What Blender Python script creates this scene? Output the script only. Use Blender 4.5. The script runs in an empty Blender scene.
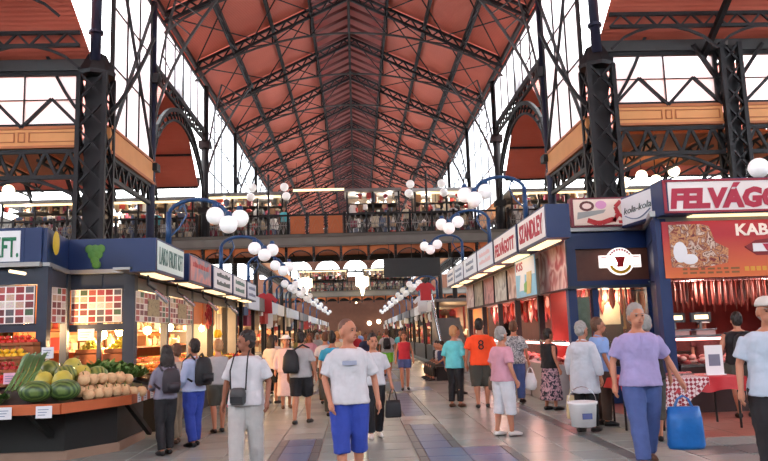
import bpy, math, random
from mathutils import Matrix, Vector
random.seed(7)
sc = bpy.context.scene
COL = sc.collection

# ---------------------------------------------------------------- camera
F_PX, YAW, PITCH, ROLL, EYE = 720.0, 0.0417, 0.1402, 0.032, 1.6
fw = Vector((math.sin(YAW)*math.cos(PITCH), math.cos(YAW)*math.cos(PITCH), math.sin(PITCH)))
r0 = Vector((math.cos(YAW), -math.sin(YAW), 0)); u0 = r0.cross(fw)
rt = r0*math.cos(ROLL) - u0*math.sin(ROLL); up = u0*math.cos(ROLL) + r0*math.sin(ROLL)
cam_d = bpy.data.cameras.new('camera'); cam = bpy.data.objects.new('camera', cam_d); COL.objects.link(cam)
cam_d.sensor_fit = 'HORIZONTAL'; cam_d.sensor_width = 36; cam_d.lens = 36*F_PX/768
cam_d.clip_start = 0.1; cam_d.clip_end = 400
M = Matrix((rt, up, -fw)).transposed().to_4x4(); M.translation = Vector((0, 0, EYE))
cam.matrix_world = M
sc.camera = cam

# ---------------------------------------------------------------- sky, light, exposure
world = bpy.data.worlds.new('sky'); sc.world = world; world.use_nodes = True
wn = world.node_tree.nodes; bg = wn['Background']
bg.inputs[0].default_value = (0.955, 0.985, 1.0, 1); bg.inputs[1].default_value = 4.5
sc.view_settings.view_transform = 'Standard'; sc.view_settings.look = 'None'
sc.view_settings.gamma = 1; sc.view_settings.use_curve_mapping = False
sc.view_settings.exposure = 0.55
sc.cycles.use_denoising = True
sc.cycles.max_bounces = 7; sc.cycles.transparent_max_bounces = 16
sc.cycles.sample_clamp_indirect = 4
LIGHT_GAIN = 1.0

# ---------------------------------------------------------------- helpers
def srgb(h):
    if isinstance(h, str):
        h = h.lstrip('#'); c = [int(h[i:i+2], 16)/255 for i in (0, 2, 4)]
    else: c = [v/255 for v in h]
    return tuple(((v/12.92) if v <= .04045 else ((v+.055)/1.055)**2.4) for v in c)

MATS = {}
def mat(name, col, rough=.6, metal=0, var=.12, scale=6, bump=0, emit=None, alpha=None, spec=.4):
    if name in MATS: return MATS[name]
    m = bpy.data.materials.new(name); MATS[name] = m; m.use_nodes = True
    nt = m.node_tree; n = nt.nodes; b = n['Principled BSDF']
    c = srgb(col)
    b.inputs['Roughness'].default_value = rough; b.inputs['Metallic'].default_value = metal
    b.inputs['Specular IOR Level'].default_value = spec
    if var > 0:
        tc = n.new('ShaderNodeTexCoord'); nz = n.new('ShaderNodeTexNoise'); nz.inputs['Scale'].default_value = scale
        nz.inputs['Detail'].default_value = 5
        mx = n.new('ShaderNodeMix'); mx.data_type = 'RGBA'
        mx.inputs['A'].default_value = tuple(v*(1-var) for v in c)+(1,)
        mx.inputs['B'].default_value = tuple(min(1, v*(1+var)+.004) for v in c)+(1,)
        nt.links.new(tc.outputs['Object'], nz.inputs['Vector']); nt.links.new(nz.outputs['Fac'], mx.inputs['Factor'])
        nt.links.new(mx.outputs['Result'], b.inputs['Base Color'])
        if bump:
            bp = n.new('ShaderNodeBump'); bp.inputs['Strength'].default_value = bump; bp.inputs['Distance'].default_value = .02
            nt.links.new(nz.outputs['Fac'], bp.inputs['Height']); nt.links.new(bp.outputs['Normal'], b.inputs['Normal'])
    else: b.inputs['Base Color'].default_value = c+(1,)
    if emit:
        b.inputs['Emission Color'].default_value = srgb(emit[0])+(1,); b.inputs['Emission Strength'].default_value = emit[1]
    return m

def nodes_of(name):
    m = bpy.data.materials.new(name); MATS[name] = m; m.use_nodes = True
    nt = m.node_tree
    return m, nt, nt.nodes, nt.nodes['Principled BSDF'], nt.links

class G:
    """collects faces; build() links them as one mesh object"""
    def __init__(s): s.v = []; s.f = []; s.m = []; s.cur = 0
    def mi(s, i): s.cur = i; return s
    def add(s, vs, fs):
        o = len(s.v); s.v += [tuple(v) for v in vs]; s.f += [tuple(i+o for i in f) for f in fs]; s.m += [s.cur]*len(fs); return s
    def box(s, c, d, rz=0):
        x, y, z = d[0]/2, d[1]/2, d[2]/2; ca, sa = math.cos(rz), math.sin(rz); vs = []
        for k in (-1, 1):
            for a, b in ((-1, -1), (1, -1), (1, 1), (-1, 1)):
                px, py = a*x, b*y; vs.append((c[0]+px*ca-py*sa, c[1]+px*sa+py*ca, c[2]+k*z))
        return s.add(vs, [(3, 2, 1, 0), (4, 5, 6, 7), (0, 1, 5, 4), (1, 2, 6, 5), (2, 3, 7, 6), (3, 0, 4, 7)])
    def bx(s, x0, x1, y0, y1, z0, z1): return s.box(((x0+x1)/2, (y0+y1)/2, (z0+z1)/2), (abs(x1-x0), abs(y1-y0), abs(z1-z0)))
    def beam(s, a, b, w, h=None):
        h = h or w; a = Vector(a); b = Vector(b); d = (b-a)
        if d.length < 1e-6: return s
        d.normalize(); ref = Vector((0, 0, 1)) if abs(d.z) < .95 else Vector((0, 1, 0))
        p = d.cross(ref).normalized()*w/2; q = p.cross(d).normalized()*h/2
        vs = [a-p-q, a+p-q, a+p+q, a-p+q, b-p-q, b+p-q, b+p+q, b-p+q]
        return s.add(vs, [(0, 1, 2, 3), (7, 6, 5, 4), (4, 5, 1, 0), (5, 6, 2, 1), (6, 7, 3, 2), (7, 4, 0, 3)])
    def path(s, pts, w, h=None):
        for a, b in zip(pts, pts[1:]): s.beam(a, b, w, h)
        return s
    def tube(s, pts, rs, n=8, caps=True):
        pts = [Vector(p) for p in pts]; k = len(pts)
        if not hasattr(rs, '__len__'): rs = [rs]*k
        o = []; vs = []; prev = None
        for i, p in enumerate(pts):
            t = (pts[min(i+1, k-1)]-pts[max(i-1, 0)]).normalized()
            if prev is None:
                ref = Vector((0, 0, 1)) if abs(t.z) < .9 else Vector((1, 0, 0)); a = t.cross(ref).normalized()
            else:
                a = (prev - t*prev.dot(t)); a = a.normalized() if a.length > 1e-6 else t.orthogonal().normalized()
            prev = a; b = t.cross(a)
            for j in range(n):
                an = 2*math.pi*j/n; vs.append(p + (a*math.cos(an)+b*math.sin(an))*rs[i])
        fs = [(i*n+j, i*n+(j+1) % n, (i+1)*n+(j+1) % n, (i+1)*n+j) for i in range(k-1) for j in range(n)]
        if caps: fs += [tuple(range(n))[::-1], tuple((k-1)*n+j for j in range(n))]
        return s.add(vs, fs)
    def lathe(s, prof, c=(0, 0, 0), n=14, sx=1, sy=1):
        vs = []; k = len(prof)
        for r, z in prof:
            r = max(r, .0005)
            for j in range(n):
                a = 2*math.pi*j/n; vs.append((c[0]+r*sx*math.cos(a), c[1]+r*sy*math.sin(a), c[2]+z))
        fs = [(i*n+j, i*n+(j+1) % n, (i+1)*n+(j+1) % n, (i+1)*n+j) for i in range(k-1) for j in range(n)]
        fs += [tuple(range(n))[::-1], tuple((k-1)*n+j for j in range(n))]
        return s.add(vs, fs)
    def ell(s, c, r, n=12, k=8, rot=None):
        if not hasattr(r, '__len__'): r = (r, r, r)
        vs = []; c = Vector(c)
        for i in range(k+1):
            ph = -math.pi/2+math.pi*i/k
            for j in range(n):
                a = 2*math.pi*j/n
                v = Vector((r[0]*max(math.cos(ph), .002)*math.cos(a), r[1]*max(math.cos(ph), .002)*math.sin(a), r[2]*math.sin(ph)))
                if rot: v = rot @ v
                vs.append(c+v)
        fs = [(i*n+j, i*n+(j+1) % n, (i+1)*n+(j+1) % n, (i+1)*n+j) for i in range(k) for j in range(n)]
        fs += [tuple(range(n))[::-1], tuple(k*n+j for j in range(n))]
        return s.add(vs, fs)
    def loft(s, rings, n=16):
        """rings: (cx, cy, cz, rx, ry)"""
        vs = []; k = len(rings)
        for cx, cy, cz, rx, ry in rings:
            for j in range(n):
                a = 2*math.pi*j/n; ca, sa = math.cos(a), math.sin(a)
                vs.append((cx+rx*math.copysign(abs(ca)**.85, ca), cy+ry*math.copysign(abs(sa)**.85, sa), cz))
        fs = [(i*n+j, i*n+(j+1) % n, (i+1)*n+(j+1) % n, (i+1)*n+j) for i in range(k-1) for j in range(n)]
        fs += [tuple(range(n))[::-1], tuple((k-1)*n+j for j in range(n))]
        return s.add(vs, fs)
    def prism(s, pts, axis, t0, t1):
        """2-D outline (counter-clockwise) extruded along an axis; outline lives on the other two axes"""
        def P(u, v, t): return {'x': (t, u, v), 'y': (u, t, v), 'z': (u, v, t)}[axis]
        n = len(pts); vs = [P(u, v, t0) for u, v in pts]+[P(u, v, t1) for u, v in pts]
        fs = [tuple(range(n))[::-1], tuple(range(n, 2*n))]+[(i, (i+1) % n, n+(i+1) % n, n+i) for i in range(n)]
        return s.add(vs, fs)
    def lattice(s, a, b, off, n, w, web=None):
        """two chords a-b and a+off - b+off joined by a zigzag"""
        a = Vector(a); b = Vector(b); o = Vector(off); web = web or w*.6
        s.beam(a, b, w); s.beam(a+o, b+o, w)
        for i in range(n):
            p = a.lerp(b, i/n); q = a.lerp(b, (i+1)/n); mid = a.lerp(b, (i+.5)/n)+o
            s.beam(p, mid, web); s.beam(mid, q, web)
        return s
    def mesh(s, name, mats, smooth=False):
        me = bpy.data.meshes.new(name); me.from_pydata(s.v, [], s.f)
        for m in (mats if isinstance(mats, (list, tuple)) else [mats]): me.materials.append(m)
        if len(me.materials) > 1: me.polygons.foreach_set('material_index', s.m)
        if smooth: me.polygons.foreach_set('use_smooth', [True]*len(s.f))
        me.update(); return me
    def build(s, name, mats, parent=None, smooth=False, loc=(0, 0, 0), rz=0, **kw):
        return link(name, s.mesh(name, mats, smooth), parent, loc, rz, **kw)

def tag(o, label=None, cat=None, group=None, kind=None):
    if label: o['label'] = label
    if cat: o['category'] = cat
    if group: o['group'] = group
    if kind: o['kind'] = kind
    return o
def link(name, me, parent=None, loc=(0, 0, 0), rz=0, **kw):
    o = bpy.data.objects.new(name, me); COL.objects.link(o); o.location = loc; o.rotation_euler = (0, 0, rz)
    if parent: o.parent = parent
    return tag(o, **kw)
def thing(name, label, cat=None, loc=(0, 0, 0), rz=0, group=None, kind=None):
    o = bpy.data.objects.new(name, None); COL.objects.link(o); o.empty_display_size = .1
    o.location = loc; o.rotation_euler = (0, 0, rz)
    return tag(o, label, cat, group, kind)
def dup(root, loc, rz=None, label=None, group=None, parent=None):
    r = root.copy(); COL.objects.link(r); r.location = loc
    if rz is not None: r.rotation_euler = (0, 0, rz)
    if label: r['label'] = label
    if group: r['group'] = group
    for ch in list(root.children):
        c = ch.copy(); COL.objects.link(c); c.parent = r
        for g in list(ch.children):
            d = g.copy(); COL.objects.link(d); d.parent = c
    return r
def text(name, s, w, h, m, parent, loc, rz=0, bold=0, shear=0, tilt=0):
    """raised lettering fitted to w x h, standing upright, reading along local +x, facing local -y"""
    cu = bpy.data.curves.new(name, 'FONT'); cu.body = s; cu.extrude = .004; cu.offset = bold; cu.shear = shear; cu.resolution_u = 2
    t = bpy.data.objects.new(name, cu); me = bpy.data.meshes.new_from_object(t)
    bpy.data.objects.remove(t)
    co = [v.co.copy() for v in me.vertices]
    if not co: return None
    x0 = min(c.x for c in co); x1 = max(c.x for c in co); y0 = min(c.y for c in co); y1 = max(c.y for c in co)
    for v in me.vertices:
        v.co = ((v.co.x-(x0+x1)/2)*w/(x1-x0), -v.co.z, (v.co.y-(y0+y1)/2)*h/(y1-y0))
    me.materials.clear(); me.materials.append(m)
    return link(name, me, parent, loc, rz)
def glow(name, loc, watts, col=(1, .75, .45), size=.15, parent=None):
    l = bpy.data.lights.new(name, 'POINT'); l.energy = watts*LIGHT_GAIN; l.color = col; l.shadow_soft_size = size
    o = bpy.data.objects.new(name, l); COL.objects.link(o); o.location = loc
    if parent: o.parent = parent
    return o

# ---------------------------------------------------------------- materials
IRON = mat('dark_iron', (27, 25, 28), .55, .3, .2, 3)
IRON_BLUE = mat('blue_iron', (34, 36, 58), .5, .3, .15, 3)
IRON_GREY = mat('grey_iron', (62, 60, 60), .55, .2, .2, 3)
BLUE = mat('blue_paint', (16, 40, 86), .45, 0, .12, 2)
BLUE_L = mat('lamp_blue', (28, 66, 110), .4, .1, .1, 3)
YELLOW = mat('ochre_panel', (214, 150, 92), .6, 0, .1, 2)
YELLOW_D = mat('ochre_trim', (176, 104, 62), .6, 0, .1, 2)
ORANGE = mat('orange_soffit', (196, 110, 60), .7, 0, .12, 1)
WHITE = mat('white_paint', (226, 226, 226), .5, 0, .04)
CREAM = mat('cream_light_tube', (255, 236, 190), .5, 0, 0, emit=((255, 226, 176), 1.1))
BLACK = mat('black_board', (26, 26, 28), .5, 0, .1)
GREY = mat('grey_panel', (120, 118, 116), .6, 0, .12)
STONE = mat('grey_stone', (92, 88, 84), .8, 0, .15, 2)
WOOD = mat('warm_wood', (150, 84, 44), .55, 0, .2, 3)
DWOOD = mat('dark_counter', (30, 27, 26), .6, 0, .2, 3)
RED = mat('red_paint', (176, 24, 34), .5, 0, .1)
MEAT = mat('red_back_wall', (150, 44, 36), .6, 0, .3, 5)
STEEL = mat('steel', (170, 172, 176), .25, .9, .05)

def roof_red():
    m, nt, n, b, L = nodes_of('roof_red')
    tc = n.new('ShaderNodeTexCoord'); mp = n.new('ShaderNodeMapping'); mp.inputs['Scale'].default_value = (1, 1, 1)
    nz = n.new('ShaderNodeTexNoise'); nz.inputs['Scale'].default_value = .8; nz.inputs['Detail'].default_value = 6
    wv = n.new('ShaderNodeTexWave'); wv.bands_direction = 'Y'; wv.inputs['Scale'].default_value = 2.2; wv.inputs['Distortion'].default_value = .3
    mx = n.new('ShaderNodeMix'); mx.data_type = 'RGBA'
    mx.inputs['A'].default_value = srgb((190, 88, 68))+(1,); mx.inputs['B'].default_value = srgb((212, 112, 90))+(1,)
    L.new(tc.outputs['Object'], mp.inputs['Vector']); L.new(mp.outputs['Vector'], nz.inputs['Vector']); L.new(mp.outputs['Vector'], wv.inputs['Vector'])
    L.new(nz.outputs['Fac'], mx.inputs['Factor']); L.new(mx.outputs['Result'], b.inputs['Base Color'])
    bp = n.new('ShaderNodeBump'); bp.inputs['Strength'].default_value = .35; bp.inputs['Distance'].default_value = .03
    L.new(wv.outputs['Fac'], bp.inputs['Height']); L.new(bp.outputs['Normal'], b.inputs['Normal'])
    b.inputs['Roughness'].default_value = .45
    return m
ROOF = roof_red()

def glass_mat(name='window_glass', tint=(.95, .97, 1), haze=.6, refl=.04):
    m = bpy.data.materials.new(name); MATS[name] = m; m.use_nodes = True; nt = m.node_tree; n = nt.nodes; n.clear()
    out = n.new('ShaderNodeOutputMaterial'); tr = n.new('ShaderNodeBsdfTransparent'); gl = n.new('ShaderNodeBsdfGlossy'); df = n.new('ShaderNodeBsdfTranslucent')
    tr.inputs[0].default_value = tint+(1,); gl.inputs['Roughness'].default_value = .05; df.inputs[0].default_value = (.9, .92, .95, 1)
    m1 = n.new('ShaderNodeMixShader'); m1.inputs[0].default_value = haze; m2 = n.new('ShaderNodeMixShader')
    m2.inputs[0].default_value = refl
    L = nt.links
    L.new(tr.outputs[0], m1.inputs[1]); L.new(df.outputs[0], m1.inputs[2]); 
    L.new(m1.outputs[0], m2.inputs[1]); L.new(gl.outputs[0], m2.inputs[2]); L.new(m2.outputs[0], out.inputs[0])
    return m
GLASS = glass_mat()
CASEGLASS = glass_mat('counter_glass', (.92, .97, .95), .03)

def print_grid(name, cols, rows, sat=.75, paper=(232, 226, 220), warm=.0):
    """flat print: white sheet with a grid of little coloured photographs (uses generated coordinates x, z)"""
    m, nt, n, b, L = nodes_of(name)
    tc = n.new('ShaderNodeTexCoord'); sp = n.new('ShaderNodeSeparateXYZ'); L.new(tc.outputs['UV'], sp.inputs[0])
    def mth(op, a, bb=None):
        k = n.new('ShaderNodeMath'); k.operation = op
        for i, v in enumerate((a, bb)):
            if v is None: continue
            if isinstance(v, (int, float)): k.inputs[i].default_value = v
            else: L.new(v, k.inputs[i])
        return k.outputs[0]
    u = mth('MULTIPLY', sp.outputs[0], cols); v = mth('MULTIPLY', sp.outputs[1], rows)
    fu = mth('ABSOLUTE', mth('SUBTRACT', mth('FRACT', u), .5)); fv = mth('ABSOLUTE', mth('SUBTRACT', mth('FRACT', v), .5))
    inside = mth('MULTIPLY', mth('LESS_THAN', fu, .42), mth('LESS_THAN', fv, .41))
    cb = n.new('ShaderNodeCombineXYZ'); L.new(mth('FLOOR', u), cb.inputs[0]); L.new(mth('FLOOR', v), cb.inputs[1])
    wn_ = n.new('ShaderNodeTexWhiteNoise'); wn_.noise_dimensions = '2D'; L.new(cb.outputs[0], wn_.inputs['Vector'])
    rp = n.new('ShaderNodeValToRGB'); rp.color_ramp.interpolation = 'CONSTANT'
    cols_ = [(136, 40, 42), (170, 84, 72), (74, 92, 66), (190, 160, 136), (112, 52, 54), (90, 84, 88), (160, 66, 70), (206, 192, 182)]
    e = rp.color_ramp.elements
    while len(e) < len(cols_): e.new(0.5)
    for i, c in enumerate(cols_): e[i].position = i/len(cols_); e[i].color = srgb(c)+(1,)
    L.new(wn_.outputs['Value'], rp.inputs[0])
    nz = n.new('ShaderNodeTexNoise'); nz.inputs['Scale'].default_value = 60; L.new(tc.outputs['UV'], nz.inputs['Vector'])
    mm = n.new('ShaderNodeMix'); mm.data_type = 'RGBA'; mm.blend_type = 'OVERLAY'; mm.inputs['Factor'].default_value = .95
    L.new(rp.outputs[0], mm.inputs['A']); L.new(nz.outputs['Color'], mm.inputs['B'])
    mx = n.new('ShaderNodeMix'); mx.data_type = 'RGBA'; mx.inputs['A'].default_value = srgb(paper)+(1,)
    L.new(inside, mx.inputs['Factor']); L.new(mm.outputs['Result'], mx.inputs['B']); L.new(mx.outputs['Result'], b.inputs['Base Color'])
    b.inputs['Roughness'].default_value = .5
    return m
def blotch(name, cols, scale=6, rough=.5, detail=3, coord='Object', dist=1.0, emit=0):
    """mottled multi-colour material: photographs on posters, patterned cloth, mixed goods"""
    m, nt, n, b, L = nodes_of(name)
    tc = n.new('ShaderNodeTexCoord'); nz = n.new('ShaderNodeTexNoise'); nz.inputs['Scale'].default_value = scale; nz.inputs['Detail'].default_value = detail
    nz.inputs['Distortion'].default_value = dist
    L.new(tc.outputs[coord], nz.inputs['Vector']); rp = n.new('ShaderNodeValToRGB'); e = rp.color_ramp.elements
    while len(e) < len(cols): e.new(.5)
    for i, c in enumerate(cols): e[i].position = .3+.4*i/max(1, len(cols)-1); e[i].color = srgb(c)+(1,)
    L.new(nz.outputs['Fac'], rp.inputs[0]); L.new(rp.outputs[0], b.inputs['Base Color']); b.inputs['Roughness'].default_value = rough
    if emit:
        L.new(rp.outputs[0], b.inputs['Emission Color']); b.inputs['Emission Strength'].default_value = emit
    return m
def sheet(name, w, h, m, parent, loc, rz=0, t=.012, **kw):
    """flat printed board, upright, facing local -y, UV 0..1 on every upright face"""
    g = G().box((0, 0, 0), (w, t, h)); me = g.mesh(name, m)
    uv = me.uv_layers.new(name='UVMap')
    for p in me.polygons:
        for li in p.loop_indices:
            co = me.vertices[me.loops[li].vertex_index].co; uv.data[li].uv = (co.x/w+.5, co.z/h+.5)
    return link(name, me, parent, loc, rz, **kw)
# ================================================================ FLOOR
GROUT = mat('grout', (120, 116, 112), .7, 0, .1, 4)
TILE_P = [mat('pale_tile_%d' % i, c, .26, 0, .07, 5) for i, c in enumerate(((143, 151, 148), (136, 144, 142), (151, 158, 154)))]
TILE_B = [mat('blue_tile_%d' % i, c, .28, 0, .1, 5) for i, c in enumerate(((84, 104, 140), (78, 96, 132)))]
TILE_E = mat('slate_tile', (92, 98, 100), .3, 0, .1, 5)
TILE_R = mat('terracotta_tile', (150, 92, 80), .35, 0, .12, 4)
fl = G().bx(-26, 26, -14, 116, -.25, -.012).build('floor', GROUT, label='pale stone tiled market floor with blue tile bands', kind='structure')
xe = [-5.75, -5.1, -4.45, -3.8, -3.15, -2.5, -1.85, -1.2, -.55, .1, .75, 1.4, 2.05, 2.7, 3.22, 3.44, 4.09, 4.74, 5.39, 6.04, 6.69, 7.34]
def tile_mesh(w, d, m, nm='floor_tile'):
    g = 0.006; b = .006
    w2, d2 = w/2-g, d/2-g
    vs = [(-w2, -d2, -.012), (w2, -d2, -.012), (w2, d2, -.012), (-w2, d2, -.012), (-w2+b, -d2+b, 0), (w2-b, -d2+b, 0), (w2-b, d2-b, 0), (-w2+b, d2-b, 0)]
    return G().add(vs, [(4, 5, 6, 7), (0, 1, 5, 4), (1, 2, 6, 5), (2, 3, 7, 6), (3, 0, 4, 7)]).mesh(nm, m)
def tcol(i, y):
    """which kind of tile lies in column i (by its left edge) at depth y"""
    x = xe[i]+.01
    if 3.2 < x < 3.3: return 'E'
    for k in (0, 11.05, 22.1):
        if 0.7 < x < 1.3 and (14.1+k < y < 19.3+k): return 'B'
        if 0.7 < x < 1.3 and (9.9+k < y < 12.5+k): return 'B'
        if 0.7 < x < 2.0 and (8.9+k < y < 9.9+k): return 'B'
        if -1.3 < x < -.6 and (9.5+k < y < 11.8+k): return 'B'
        if -1.9 < x < -.6 and (8.9+k < y < 9.5+k): return 'B'
    if x > 3.9 and 8.9 < y < 9.5: return 'E'
    if x > 4.7 and y > 10.2: return 'R'
    return 'P'
cache = {}; yr = [7.6+.65*k for k in range(-3, 62)]
def get_tile(w, d, kind, v):
    key = (round(w, 3), d, kind, v)
    if key not in cache:
        m = {'P': TILE_P[v % 3], 'B': TILE_B[v % 2], 'E': TILE_E, 'R': TILE_R}[kind]; cache[key] = tile_mesh(w, d, m)
    return cache[key]
rest = G(); rest_m = TILE_P+TILE_B+[TILE_E, TILE_R]; n_t = 0
for y in yr:
    for i in range(len(xe)-1):
        x0, x1 = xe[i], xe[i+1]; cx = (x0+x1)/2; cy = y+.325; k = tcol(i, cy); v = random.randrange(3)
        near = 6.8 < cy < 19.2 and -4.0 < cx < (5.5 if cy < 12 else 3.9) and abs(cx-.35) < cy*.56 and n_t < 298
        edges = []
        if k == 'B':
            if tcol(i-1, cy) != 'B': edges.append((x0, x0+.12, y, y+.65))
            if tcol(i+1, cy) != 'B': edges.append((x1-.12, x1, y, y+.65))
        if near:
            n_t += 1
            w = x1-x0; ox = cx
            if edges:
                for a, b, c, d in edges:
                    key = ('edge', .12)
                    if key not in cache: cache[key] = tile_mesh(.12, .65, TILE_E, 'border_tile')
                    link('border_tile', cache[key], fl, ((a+b)/2, cy, 0))
                    w -= .12; ox += .06 if a == x0 else -.06
            link('floor_tile', get_tile(w, .65, k, v), fl, (ox, cy, 0))
        else:
            rest.mi({'P': v % 3, 'B': 3+v % 2, 'E': 5, 'R': 6}[k])
            rest.add([(x0+.006, y+.006, 0), (x1-.006, y+.006, 0), (x1-.006, y+.644, 0), (x0+.006, y+.644, 0)], [(0, 1, 2, 3)])
for y in [47.9+1.3*k for k in range(48)]:
    for i in range(-6, 7):
        rest.mi(random.randrange(3) if i not in (0, -2) or int(y/8) % 2 else 3)
        rest.add([(i*1.3-.64, y, 0), (i*1.3+.64, y, 0), (i*1.3+.64, y+1.28, 0), (i*1.3-.64, y+1.28, 0)], [(0, 1, 2, 3)])
rest.build('distant_tiles', rest_m, fl, kind='stuff')

# ================================================================ NAVE ROOF
HW, EAVE, APEX = 8.0, 15.2, 19.1
Y0, Y1, BAY = 24.0, 108.0, 6.0
def zr(x): return APEX-(APEX-EAVE)*abs(x)/HW
ceil = thing('ceiling', 'red boarded pitched nave roof on dark iron trusses', kind='structure')
def slope_panel(xa, xb, za, zb, ly, t=.06):
    g = G(); e = .03
    vs = [(xa, e, za), (xb, e, zb), (xb, ly-e, zb), (xa, ly-e, za)]
    return g.add(vs+[(a, b, c+t) for a, b, c in vs], [(0, 3, 2, 1), (4, 5, 6, 7), (0, 1, 5, 4), (1, 2, 6, 5), (2, 3, 7, 6), (3, 0, 4, 7)])
pm = []
for s in (-1, 1):
    for xa, xb in ((2, 4), (4, 6), (6, 8.6)):
        a, b = (s*xa+s*.03, s*xb-s*.03); pm.append(slope_panel(min(a, b), max(a, b), zr(min(a, b))+.55, zr(max(a, b))+.55, BAY).mesh('roof_panel', ROOF))
    a, b = (0, 2.1*s); pm.append(slope_panel(min(a, b), max(a, b), zr(min(a, b))+1.35, zr(max(a, b))+1.35, BAY).mesh('lantern_panel', mat('lantern_red', (120, 52, 46), .6, 0, .2, 1)))
ny = int((Y1-Y0)/BAY)
for k in range(-1, ny):
    for me in pm: link(me.name.split('.')[0], me, ceil, (0, Y0+k*BAY, 0))
rib = G()
for s in (-1, 1): rib.beam((s*2.0, 0, zr(2)+.40), (0, 0, zr(0)+.40), .10, .16); rib.beam((s*2.0, 0, zr(2)+.3), (s*2.0, 0, zr(2)+1.3), .08)
ribm = rib.mesh('lantern_rib', mat('rib_brown', (84, 40, 38), .6, 0, .15))
for k in range(int((Y1-Y0)/1.2)): link('lantern_rib', ribm, ceil, (0, Y0+.6+k*1.2, 0))
br = G()
for s in (-1, 1):
    for xa, xb in ((2, 5), (5, 8)):
        br.beam((s*xa, 0, zr(xa)+.3), (s*xb, BAY, zr(xb)+.3), .05); br.beam((s*xb, 0, zr(xb)+.3), (s*xa, BAY, zr(xa)+.3), .05)
brm = br.mesh('wind_brace', IRON)
for k in range(-1, ny): link('wind_brace', brm, ceil, (0, Y0+k*BAY, 0))
for x in (-8, -6, -4, -2, 0, 2, 4, 6, 8):
    g = G(); z = zr(x)+.42 if x else zr(0)+.2
    g.beam((x, Y0-6, z), (x, Y1, z), .16, .22)
    if abs(x) in (2, 6):
        for k in range(-1, ny*2):
            ya = Y0+k*3; g.beam((x, ya, z-.05), (x, ya+1.5, z-.4), .05); g.beam((x, ya+1.5, z-.4), (x, ya+3, z-.05), .05)
        g.beam((x, Y0-6, z-.42), (x, Y1, z-.42), .07)
    g.build('purlin', IRON, ceil)
# trusses
t0 = thing('roof_truss', 'dark iron lattice roof truss with arched tie under the red nave roof', 'truss', (0, Y0, 0), 0, 'nave roof trusses', 'structure')
for s in (-1, 1):
    G().lattice((s*8, 0, EAVE), (0, 0, APEX), (0, 0, .42), 11, .13, .07).build('rafter', IRON, t0)
arch = []
def za(x): return 14.7+2.5*(1-(x/8)**2)**.8 if abs(x) < 8 else 14.7
arch = [(x, 0, za(x)) for x in [-8+16*i/20 for i in range(21)]]
G().path(arch, .09, .09).build('arch_tie', IRON_GREY, t0)
g = G()
for x in (-6, -4, -2, 2, 4, 6): g.beam((x, 0, za(x)), (x, 0, zr(x)), .07)
for a, b in ((-6, -7), (-6, -4.6), (-4, -5.4), (-4, -2.6), (-2, -3.2), (-2, -.8)):
    for s in (-1, 1): g.beam((s*a, 0, za(a)), (s*b, 0, zr(b)), .05)
g.build('web_strut', IRON, t0)
G().beam((0, 0, za(0)-.9), (0, 0, APEX), .1).build('king_post', IRON_GREY, t0)
for k in range(1, ny+1): dup(t0, (0, Y0+k*BAY, 0))

# ================================================================ NAVE WALLS: clerestory windows in the planes x = +-8
win_n = 0
def window(label, origin, rz, w, h, cols, rows, brace=None, bar=.07, frame=IRON):
    """upright glazed wall, local x along its width, each pane an object"""
    global win_n; win_n += 1
    t = thing('window_%d' % win_n, label, loc=origin, rz=rz, kind='structure')
    g = G(); fr = .14
    g.bx(0, w, -.06, .06, 0, fr); g.bx(0, w, -.06, .06, h-fr, h); g.bx(0, fr, -.06, .06, fr, h-fr); g.bx(w-fr, w, -.06, .06, fr, h-fr)
    pw, ph = (w-2*fr)/cols, (h-2*fr)/rows
    for i in range(1, cols): g.bx(fr+i*pw-bar/2, fr+i*pw+bar/2, -.05, .05, fr, h-fr)
    for j in range(1, rows): g.bx(fr, w-fr, -.04, .04, fr+j*ph-bar/3, fr+j*ph+bar/3)
    g.build('window_frame', frame, t)
    if brace:
        b = G()
        for p, q in brace: b.beam((p[0], -.12, p[1]), (q[0], -.12, q[1]), .1)
        b.build('brace', frame, t)
    me = G().bx(-pw/2+.02, pw/2-.02, -.008, .008, -ph/2+.02, ph/2-.02).mesh('pane', GLASS)
    for i in range(cols):
        for j in range(rows): link('pane', me, t, (fr+(i+.5)*pw, 0, fr+(j+.5)*ph))
    return t
bays = [(23.5, 28.1, 8.55, 3, 3), (28.5, 38.3, 12.7, 6, 1), (38.7, 47.8, 8.55, 4, 3), (48.2, 57.8, 8.55, 4, 3), (58.2, 67.8, 8.55, 4, 2), (68.2, 77.8, 8.55, 4, 2), (78.2, 87.8, 8.55, 4, 2), (88.2, 108, 8.55, 6, 2)]
where = ('beside the blue column', 'above the open side vault', 'beyond the side vault', 'fourth bay from the crossing', 'fifth bay from the crossing', 'sixth bay from the crossing', 'seventh bay from the crossing', 'last bay before the end wall')
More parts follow.
